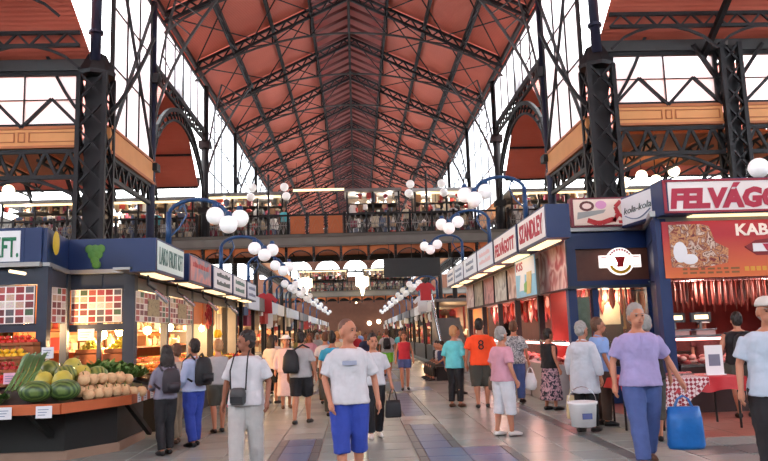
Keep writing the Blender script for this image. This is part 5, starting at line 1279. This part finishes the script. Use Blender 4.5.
    if shoes:
        for i, L in enumerate(legs):
            s = -1 if i == 0 else 1; a = L[2]
            sh = G().tube([(a[0], a[1]+.055*k, a[2]-.045*k), (a[0], a[1], a[2]-.035*k), (a[0]+s*.012*k, a[1]-.1*k, a[2]-.048*k), (a[0]+s*.02*k, a[1]-.185*k, a[2]-.058*k)], [.034*k, .044*k, .043*k, .024*k], 10)
            sb = sh.build('shoe', shoes, o, True)
            if vox < .016: G().ell((a[0]+s*.01*k, a[1]-.065*k, a[2]-.076*k), (.043*k, .13*k, .009*k), 12, 6).build('sole', SHOE_D, sb)
    return o
WT = cm('white_tee', (190, 189, 194)); JEANS = cm('blue_denim', (40, 62, 150), .8, .3); DEN = cm('dull_denim', (66, 84, 136), .8, .25); BLK = cm('black_cloth', (26, 25, 30)); OFFW = cm('off_white_trousers', (172, 168, 166))
SHOE_D = mat('dark_shoe', (30, 28, 30), .5); SHOE_W = mat('white_shoe', (206, 202, 198), .5); SHOE_B = mat('brown_shoe', (90, 60, 44), .5)
TEALC = cm('teal_print', (96, 190, 200), .8, .3); ORNG = cm('orange_jersey', (236, 74, 30)); KHAK = cm('dark_khaki', (66, 64, 58)); PINKC = cm('pink_blouse', (190, 138, 154)); GREYC = cm('grey_tee', (158, 156, 158)); LILAC = cm('lilac_polo', (152, 142, 186)); PALEB = cm('pale_blue_shirt', (172, 184, 200)); COATC = cm('pale_coat', (180, 186, 196)); SKYB = cm('sky_shirt', (120, 150, 200)); REDT = cm('red_top', (176, 40, 54)); GREENS = cm('bright_green_shorts', (120, 200, 60))
FLOR = blotch('black_white_floral', [(36, 38, 46), (190, 192, 196), (60, 66, 80), (206, 206, 206)], 16, .85, 2); FLOS = blotch('dark_floral_skirt', [(24, 24, 34), (40, 40, 56), (190, 150, 160), (30, 30, 44)], 14, .85, 2)
A_ = lambda *p: p
# nearest people
man1 = person('man in white tee and blue cropped jeans looking aside', -.10, 7.84, .08, 1.76, 0, ('shaved', 'shaved'), (WT, .42, .86, .03), (JEANS, 'trousers', .36, .022), SHOE_W, (.12, -.1), (((-.25, .02, 1.12), (-.2, -.12, .88)), ((.27, .05, 1.12), (.3, .0, .87))), .8, 1.02, .012)
man2 = person('man in white tee and pale trousers carrying a camera bag', -1.36, 9.0, -.2, 1.67, 1, ('short', 'dark'), (WT, .42, .82, .035), (OFFW, 'trousers', .1, .03), SHOE_W, (.16, -.12), (((-.27, .04, 1.1), (-.3, .02, .86)), ((.27, .05, 1.1), (.28, -.06, .86))), -1.0, 1.05, .012)
polo = person('man with white hair in lilac polo shirt and jeans', 3.26, 8.36, -.1, 1.83, 0, ('short', 'grey'), (LILAC, .4, .86, .03), (DEN, 'trousers', .1, .018), SHOE_B, (.24, -.2), (((-.26, .04, 1.12), (-.27, -.02, .87)), ((.3, .05, 1.13), (.38, -.06, .9))), .1, 1.08, .012)
capm = person('man in white cap and pale shirt at the edge of the scene', 4.04, 7.0, -.3, 1.82, 0, ('bald', 'grey'), (PALEB, .4, .84, .03), (BLK, 'trousers', .1, .03), SHOE_D, (.1, -.1), (None, None), .1, 1.12, .012, hat=(mat('white_cap', (196, 192, 186), .7), 'cap'))
pinkw = person('woman in pink blouse and white capri trousers with grey hair', 2.19, 11.05, 2.0, 1.62, 0, ('short', 'grey'), (PINKC, .4, .88, .025), (cm('white_capri', (200, 200, 206)), 'trousers', .34, .02), SHOE_W, (.08, -.08), (((-.25, .03, 1.12), (-.26, -.06, .9)), ((.25, .03, 1.12), (.24, -.1, .88))), .2, 1.05, .012)
coat = person('old man in long pale coat carrying a bucket', 3.47, 11.14, 2.3, 1.66, 3, ('short', 'grey'), (COATC, .9, .62, .035), (BLK, 'trousers', .1, .02), SHOE_D, (.06, -.06), (((-.25, .02, 1.1), (-.27, -.02, .85)), ((.25, .02, 1.1), (.27, -.05, .86))), -.3, 1.05, .012)
blues = person('man in sky blue shirt with dark hair behind the pale coat', 3.93, 11.75, 1.7, 1.72, 3, ('short', 'brown'), (SKYB, .42, .88, .025), (cm('brown_trousers', (70, 54, 48)), 'trousers', .1, .02), SHOE_D, (.04, -.04), (None, None), -.3, 1.0, .014)
behind = person('grey haired man in black shirt hidden behind the lilac polo', 4.0, 9.95, 2.8, 1.72, 0, ('short', 'grey'), (BLK, .42, .86, .03), (KHAK, 'trousers', .3, .02), SHOE_D, (.1, -.1), (None, None), 0, 1.05, .014)
lw = person('woman in grey top with dark hair and small backpack by the display', -2.72, 10.5, -2.5, 1.5, 3, ('long', 'dark'), (cm('grey_violet_top', (120, 116, 132)), .9, .9, .015), (BLK, 'trousers', .1, .015), SHOE_D, (.05, -.05), (((-.26, -.05, 1.1), (-.14, -.28, 1.05)), ((.25, -.05, 1.1), (.12, -.28, 1.04))), 0, .95, .012)
lm = person('man in pale blue shirt and jeans with black backpack by the fruit', -2.48, 11.2, -2.2, 1.58, 3, ('short', 'dark'), (cm('pale_blue_long', (170, 184, 216)), .9, .9, .02), (JEANS, 'trousers', .1, .02), SHOE_D, (.06, -.06), (((-.25, -.02, 1.1), (-.16, -.24, 1.0)), ((.25, .02, 1.1), (.2, -.2, .95))), 0, 1.0, .012)
gt = person('woman in grey sleeveless top with a pink bag beside the fruit counter', -2.4, 12.7, -2.7, 1.56, 0, ('short', 'blond'), (GREYC, 0, .9, .015), (KHAK, 'shorts', .5, .02), SHOE_D, (.05, -.05), (None, None), 0, 1.0, .014)
kh = person('person in khaki trousers between the two backpack shoppers', -2.85, 11.6, -2.0, 1.52, 2, ('short', 'brown'), (cm('beige_shirt', (170, 160, 150)), .42, .9, .02), (cm('beige_trousers', (140, 124, 104)), 'trousers', .1, .02), SHOE_B, (.04, -.04), (None, None), 0, 1.0, .015)
g6 = person('man in grey tee and black shorts walking away with a black bag', -1.04, 13.46, 2.9, 1.66, 0, ('short', 'dark'), (GREYC, .42, .88, .025), (BLK, 'shorts', .52, .03), SHOE_D, (.18, -.14), (None, None), 0, 1.05, .014)
wb_ = person('woman in white tee and black trousers with a black handbag', .24, 11.4, .15, 1.58, 0, ('short', 'dark'), (WT, .4, .88, .02), (BLK, 'trousers', .1, .015), SHOE_W, (.12, -.1), (None, ((.27, .02, 1.1), (.3, -.06, .87))), .1, 1.0, .013)
pk = person('person in pale pink dress and white hat on the fruit side', -1.6, 16.4, .2, 1.6, 0, ('short', 'brown'), (cm('pink_linen', (214, 182, 178)), .9, .86, .03), (MATS['pink_linen'], 'skirt', .3, .03), SHOE_B, (.06, -.06), (None, None), 0, 1.0, .016, hat=(WHITE, 'hat'))
w8 = person('woman in cream top and dark shorts beyond the pink dress', -2.05, 17.6, 2.6, 1.6, 0, ('long', 'dark'), (cm('cream_top', (206, 190, 180)), .4, .9, .02), (BLK, 'shorts', .55, .03), SHOE_D, (.08, -.08), (None, None), 0, 1.0, .016)
tl = person('person in turquoise shirt behind the white tee man', -.5, 14.6, 3.0, 1.62, 0, ('short', 'dark'), (cm('turquoise', (50, 150, 190)), .42, .88, .02), (KHAK, 'trousers', .1, .02), SHOE_D, (.1, -.1), (None, None), 0, 1.05, .016)
wv = person('person in white shirt with dark straps far behind the turquoise shirt', -.75, 17.2, 3.1, 1.64, 0, ('short', 'brown'), (WT, .42, .88, .02), (KHAK, 'trousers', .1, .02), SHOE_D, (.1, -.1), (None, None), 0, 1.0, .016)
gs = person('man in grey shirt and bright green shorts far down the aisle', 1.1, 27.0, 3.1, 1.72, 0, ('short', 'brown'), (GREYC, .42, .86, .03), (GREENS, 'shorts', .5, .03), SHOE_D, (.1, -.1), (None, None), 0, 1.1, .02)
rw = person('woman in red sleeveless top and denim shorts walking up the aisle', 1.3, 20.3, .0, 1.6, 0, ('long', 'brown'), (REDT, 0, .92, .01), (DEN, 'shorts', .66, .02), SHOE_D, (.1, -.1), (None, None), 0, 1.0, .016)
tw = person('woman in turquoise print top and black trousers on the meat side', 2.05, 15.4, 2.5, 1.68, 0, ('short', 'blond'), (TEALC, .55, .84, .03), (BLK, 'trousers', .12, .012), SHOE_B, (.04, -.04), (None, None), 0, 1.0, .014)
orm = person('man in orange jersey with a number eight on his back', 2.55, 15.05, 3.05, 1.81, 0, ('short', 'dark'), (ORNG, .45, .84, .03), (KHAK, 'shorts', .42, .035), SHOE_D, (.05, -.05), (None, None), -.3, 1.12, .013)
w16 = person('person in white shirt beyond the orange jersey', 2.5, 18.4, 1.8, 1.68, 0, ('short', 'brown'), (WT, .42, .86, .03), (KHAK, 'trousers', .1, .02), SHOE_D, (.05, -.05), (None, None), 0, 1.05, .016)
fl_ = person('person in black and white floral shirt and jeans at the counters', 3.42, 15.8, 2.6, 1.74, 0, ('short', 'brown'), (FLOR, .45, .84, .035), (DEN, 'trousers', .1, .02), SHOE_D, (.05, -.05), (None, None), .2, 1.08, .014)
bs = person('woman in black sleeveless top and dark floral skirt at the counters', 3.75, 14.2, 1.9, 1.56, 3, ('short', 'dark'), (BLK, 0, .9, .02), (FLOS, 'skirt', .22, .04), SHOE_D, (.06, -.06), (None, ((.26, -.06, 1.08), (.16, -.3, 1.0))), 0, 1.08, .014)
vs_ = person('man in black vest with a dark rucksack at the meat counter', 6.45, 12.1, 2.9, 1.74, 0, ('short', 'dark'), (BLK, 0, .88, .025), (KHAK, 'shorts', .5, .03), SHOE_D, (.05, -.05), (((-.28, -.08, 1.15), (-.3, -.3, 1.1)), None), 0, 1.22, .013)
vd = person('vendor in dark shirt and white cap behind the meat counter', 7.0, 14.5, .1, 1.66, 0, ('short', 'brown'), (cm('maroon_shirt', (90, 30, 36)), .42, .86, .02), (BLK, 'trousers', .1, .02), SHOE_D, (0, 0), (None, None), 0, 1.0, .016, hat=(WHITE, 'cap'))
# lettering on shirts
def on_person(p, words, w, h, m, loc, rz=0): return text('shirt_print', words, w, h, m, p, loc, rz)
G().bx(-.075, .075, -.184, -.168, 1.27, 1.315).build('shirt_print', cm('faded_print', (150, 156, 176)), man1)
on_person(orm, '8', .12, .2, mat('black_print', (24, 20, 22), .7, 0, 0), (0, .195, 1.28), math.pi)
def collar(p, m, H, b=1.0):
    k = H/1.75; G().tube([(.078*k*b*math.sin(a), -.012*k-.07*k*math.cos(a), (1.435-.03*math.cos(a))*k) for a in [(-2.9+5.8*i/12)+math.pi*0 for i in range(13)][::-1]], .014*k, 7).build('collar', m, p, True)
    G().bx(-.012, .012, -.150*k*b-.02, -.13*k*b, 1.2*k, 1.4*k).build('placket', m, p)
for q, m_, h_ in ((polo, LILAC, 1.83), (capm, PALEB, 1.82), (coat, COATC, 1.66), (lm, MATS['pale_blue_long'], 1.58), (blues, SKYB, 1.72)): collar(q, m_, h_)
# far crowd
CR = [WT, GREYC, SKYB, PINKC, TEALC, cm('navy_shirt', (40, 48, 80)), cm('beige_tee', (190, 176, 150)), BLK, REDT, cm('olive_tee', (110, 112, 70))]
crowd = [(-2.3, 20.5, 2.8), (-1.5, 23, .2), (-.6, 22, 3.0), (-2.0, 26, .1), (-1.0, 29, 3.1), (.3, 26, .1), (.0, 34, 3.0), (-1.8, 33, .2), (1.9, 32, .1), (.8, 38, 3.1), (-.9, 40, .1), (2.3, 37, 2.8), (-2.2, 44, .1), (1.4, 46, .2), (0.2, 50, 3.1), (-1.3, 52, .1), (2.0, 54, .2)]
cn = ['white tee', 'grey tee', 'sky blue shirt', 'pink top', 'turquoise top', 'navy shirt', 'beige tee', 'black top', 'red top', 'olive tee']
for k, (x, y, f) in enumerate(crowd):
    c = k*3 % 10; near = 'lamp on the fruit side' if x < 0 else 'lamp on the meat side'
    person('passer-by in %s %s the far aisle, %s' % (cn[c], 'walking up' if f < 1 else 'walking down', ('near the fruit row end', 'past the fruit row end', 'behind the grey tee man', 'by the first far stall', 'past the first far stall', 'in mid aisle before the bridge', 'under the bridge front', 'by the second far stall', 'by the staircase', 'under the bridge', 'beyond the bridge', 'by the stall past the staircase', 'beside the third far stall', 'beyond the staircase stalls', 'deep in the aisle centre', 'deep on the fruit side', 'deep on the meat side')[k]), x, y, f, 1.6+.03*(k % 5), k % 4, (('short', 'long', 'short')[k % 3], ('dark', 'brown', 'blond', 'grey')[k % 4]), (CR[c], .42, .86, .02), ((BLK, KHAK, DEN)[k % 3], ('trousers', 'shorts')[k % 2], (.1, .5)[k % 2], .02), SHOE_D, (.12, -.1), (None, None), 0, 1.0, .024)
# seated people by the staircase
t = thing('bench', 'dark bench beside the far staircase', 'bench', (2.75, 24.5, 0)); G().bx(-.25, .25, -1.2, 1.2, .4, .45).build('seat', DWOOD, t); lgm = G().bx(-.22, .22, -.03, .03, 0, .4).mesh('leg', IRON)
for q in (-1, 1): link('leg', lgm, t, (0, q, 0))
for k, y in enumerate((23.8, 24.5, 25.2)):
    person('seated person in %s on the bench by the staircase' % ('navy shirt', 'white tee', 'black top')[k], 2.75, y, -1.4, 1.66, 0, ('short', 'dark'), ((CR[5], WT, BLK)[k], .42, .86, .02), (KHAK, 'trousers', .1, .02), SHOE_D, (0, .04), (((-.25, -.05, 1.12), (-.14, -.3, .98)), ((.25, -.05, 1.12), (.14, -.3, .98))), 0, 1.0, .02, sit=True)
# people on the gallery
for k, (x, c) in enumerate(((-6.4, 0), (-3.75, 4), (2.85, 6), (5.4, 1), (-10.5, 4), (-13.5, 3), (9.6, 0), (12.0, 7))):
    person('visitor in %s standing at the gallery railing %s' % (cn[c], ('before the long lit kiosk', 'where the orange railing starts', 'beside the glazed kiosk', 'below the twin globe lamp', 'beside the thick fruit side column', 'far out on the fruit side', 'behind the blue corner sign', 'above the big lettered sign')[k]), x, 38.38, .2*(k % 3)-.2, 1.65, k % 4, ('short', ('dark', 'brown', 'grey')[k % 3]), (CR[c], .42, .86, .02), (KHAK, 'trousers', .1, .02), SHOE_D, (.02, -.02), (None, None), 0, 1.0, .028, z=6.8)

# ================================================================ BAGS
def xf(p, v):
    """point v in a person's frame -> world"""
    f = p.rotation_euler[2]; c, s = math.cos(f), math.sin(f); l = p.location
    return (l[0]+v[0]*c-v[1]*s, l[1]+v[0]*s+v[1]*c, l[2]+v[2])
def backpack(p, label, H, m, w=.3, h=.42, d=.15):
    k = H/1.75; t = thing('backpack', label, 'backpack', xf(p, (0, .12*k, 1.0*k)), p.rotation_euler[2])
    o = G().loft([(0, d/2+.03, 0, w*.42, d*.45), (0, d/2+.03, .05, w*.5, d*.55), (0, d/2+.03, h*.6, w*.5, d*.5), (0, d/2+.025, h*.9, w*.4, d*.4), (0, d/2+.02, h, w*.2, d*.2)], 14).build('bag_body', m, t, True)
    G().loft([(0, d+.05, .05, w*.34, .04), (0, d+.05, h*.42, w*.34, .04)], 12).build('front_pocket', m, o, True)
    for s in (-1, 1): G().tube([(s*.1, .02, h*.9), (s*.115, -.06, h+.04), (s*.12, -.21, h-.06), (s*.14, -.22, h*.55), (s*.17, -.1, .12), (s*.13, .0, .06)], .016, 7).build('shoulder_strap', m, t, True)
    G().tube([(-.03, .04, h), (0, .04, h+.04), (.03, .04, h)], .008, 6).build('grab_handle', m, t)
BAGB = mat('black_nylon', (24, 24, 30), .6, 0, .15)
backpack(lw, 'small dark backpack worn by the woman in grey top', 1.5, mat('dark_plum_nylon', (44, 36, 44), .6), .26, .34, .12)
backpack(lm, 'black backpack worn by the man in pale blue shirt', 1.58, BAGB, .3, .42)
backpack(vs_, 'dark rucksack worn by the man in black vest at the meat counter', 1.68, BAGB, .3, .42)
backpack(gs, 'black backpack on the man in bright green shorts', 1.72, BAGB, .28, .4)
def bag(name, label, p, v, w, h, d, m, handle=.2, cat='bag', shape='tote'):
    """bag hanging from a hand: v is the grip point in the person's frame"""
    g_ = xf(p, v); t = thing(name, label, cat, (g_[0], g_[1], g_[2]-handle-h), p.rotation_euler[2])
    if shape == 'plastic': prof = [(0, 0, 0, w*.30, d*.4), (0, 0, h*.15, w*.46, d*.5), (0, 0, h*.5, w*.5, d*.5), (0, 0, h*.8, w*.36, d*.3), (0, 0, h, w*.3, d*.12)]
    else: prof = [(0, 0, 0, w*.46, d*.46), (0, 0, h*.1, w*.5, d*.5), (0, 0, h*.7, w*.47, d*.42), (0, 0, h, w*.42, d*.25)]
    G().loft(prof, 18).build('bag_body', m, t, True)
    for s in (-1, 1): G().tube([(-w*.25, s*d*.1, h*.96), (-w*.14, s*.015, h+handle*.7), (0, s*.01, h+handle), (w*.14, s*.015, h+handle*.7), (w*.25, s*d*.1, h*.96)], .009, 6).build('handle', m, t)
    return t
bag('handbag', 'black handbag hanging from the hand of the woman in white tee', wb_, (.275, -.1, .74), .26, .26, .1, BAGB, .18)
bag('shopping_bag', 'bright blue shopping bag held by the man in lilac polo', polo, (.42, -.1, .78), .42, .46, .2, mat('blue_plastic', (20, 100, 176), .35, 0, .3, 8, .6), .12)
bag('plastic_bag', 'white plastic bag hanging beside the floral shirt', fl_, (-.3, -.08, .75), .28, .36, .14, mat('white_plastic', (222, 224, 230), .35, 0, .08, 9, .5), .12, shape='plastic')
bag('carrier_bag', 'small pink bag held by the woman in grey sleeveless top', gt, (-.26, -.08, .68), .2, .22, .1, mat('pink_plastic', (226, 80, 110), .4), .08, shape='plastic')
bag('shoulder_bag', 'dark shoulder bag on the pink blouse woman', pinkw, (.2, .04, .92), .22, .2, .09, mat('dark_brown_bag', (70, 50, 46), .5), .05)
bag('tote_bag', 'beige carrier bag beside the old man with the bucket', coat, (.3, -.14, .66), .28, .36, .1, mat('beige_tote', (196, 186, 150), .6), .14)
# sling bag of the walking man
p = xf(g6, (.12, .22, .92)); t = thing('sling_bag', 'black sling bag on the back of the grey tee man', 'bag', p, g6.rotation_euler[2]); G().loft([(0, 0, 0, .13, .07), (0, 0, .08, .16, .09), (0, 0, .3, .14, .08), (0, -.02, .42, .07, .05)], 14).build('bag_body', BAGB, t, True); G().tube([(-.02, -.06, .4), (-.16, -.2, .5), (-.25, -.3, .44), (-.2, -.37, .3)], .018, 7).build('strap', BAGB, t)
# camera bag on the left man
p = xf(man2, (-.03, -.215, .80)); t = thing('camera_bag', 'grey camera bag hanging on a long strap before the white tee', 'bag', p, man2.rotation_euler[2]+.1)
G().loft([(0, 0, 0, .075, .05), (0, 0, .03, .095, .06), (0, 0, .13, .1, .062), (0, 0, .19, .085, .055), (0, 0, .2, .05, .03)], 14).build('bag_body', mat('grey_nylon', (66, 64, 66), .6), t, True); G().bx(-.07, .07, -.075, -.055, .03, .1).build('front_pocket', BAGB, t)
for s in (-1, 1): G().tube([(s*.09, .02, .17), (s*.1, .03, .40), (s*.085+.02, .08, .57), (s*.07+.03, .17, .63)], .009, 6).build('strap', BAGB, t)
# strap of the pink woman, bucket
p = xf(coat, (-.29, -.06, .42)); bk_ = thing('bucket', 'white plastic bucket with a small blue mark held by the old man', 'bucket', (3.30, 10.78, .14), 0); bk_.scale = (1.18,)*3
G().lathe([(.15, 0), (.17, .26), (.185, .275), (.185, .3), (.165, .3), (.14, .02), (.001, .015)], n=24).build('pail', mat('white_pail', (222, 222, 224), .4), bk_, True); G().tube([(.18*math.cos(math.pi*i/12), 0, .28+.2*math.sin(math.pi*i/12)) for i in range(13)], .005, 6).build('bail_handle', STEEL, bk_)
G().bx(-.06, .06, -.178, -.165, .1, .17).build('printed_mark', mat('blue_mark', (90, 100, 150), .5), bk_)
# ================================================================ unseen rest of the crossing, added and its openings sized to set the light
wr = thing('wall_rear_unseen', 'unseen grey rear wall added to close the crossing, its tall window sized for the light', kind='structure')
for a in ((-26, -19, 0, 20.5), (19, 26, 0, 20.5), (-19, 19, 0, 6), (-19, 19, 17, 20.5)): G().bx(a[0], a[1], -14.3, -14, a[2], a[3]).build('wall_face', STONE, wr)
window('tall unseen rear window added to light the crossing', (-19, -14.1, 6), 0, 38, 11, 10, 3)
for s in (-1, 1):
    w = thing('wall_crossing_end_%s' % ('left' if s < 0 else 'right'), 'unseen grey end wall added to close the crossing on the %s side' % ('fruit stall' if s < 0 else 'meat stall'), kind='structure')
    for a in ((-14, 23, 0, 7), (-14, 23, 18, 20.5), (-14, -11, 7, 18), (20, 23, 7, 18)): G().bx(s*26, s*26.3, a[0], a[1], a[2], a[3]).build('wall_face', STONE, w)
    if s < 0: window('wide unseen end window added to light the crossing on the fruit stall side', (-26.1, -11, 7), math.pi/2, 31, 11, 8, 3)
    else: window('wide unseen end window added to light the crossing on the meat stall side', (26.1, 20, 7), -math.pi/2, 31, 11, 8, 3)
G().bx(-26.3, 26.3, -14.3, 17.9, 20.5, 20.7).build('ceiling_rear_unseen', ROOF, label='unseen red boarded roof added over the crossing to cut the sky light', kind='structure')
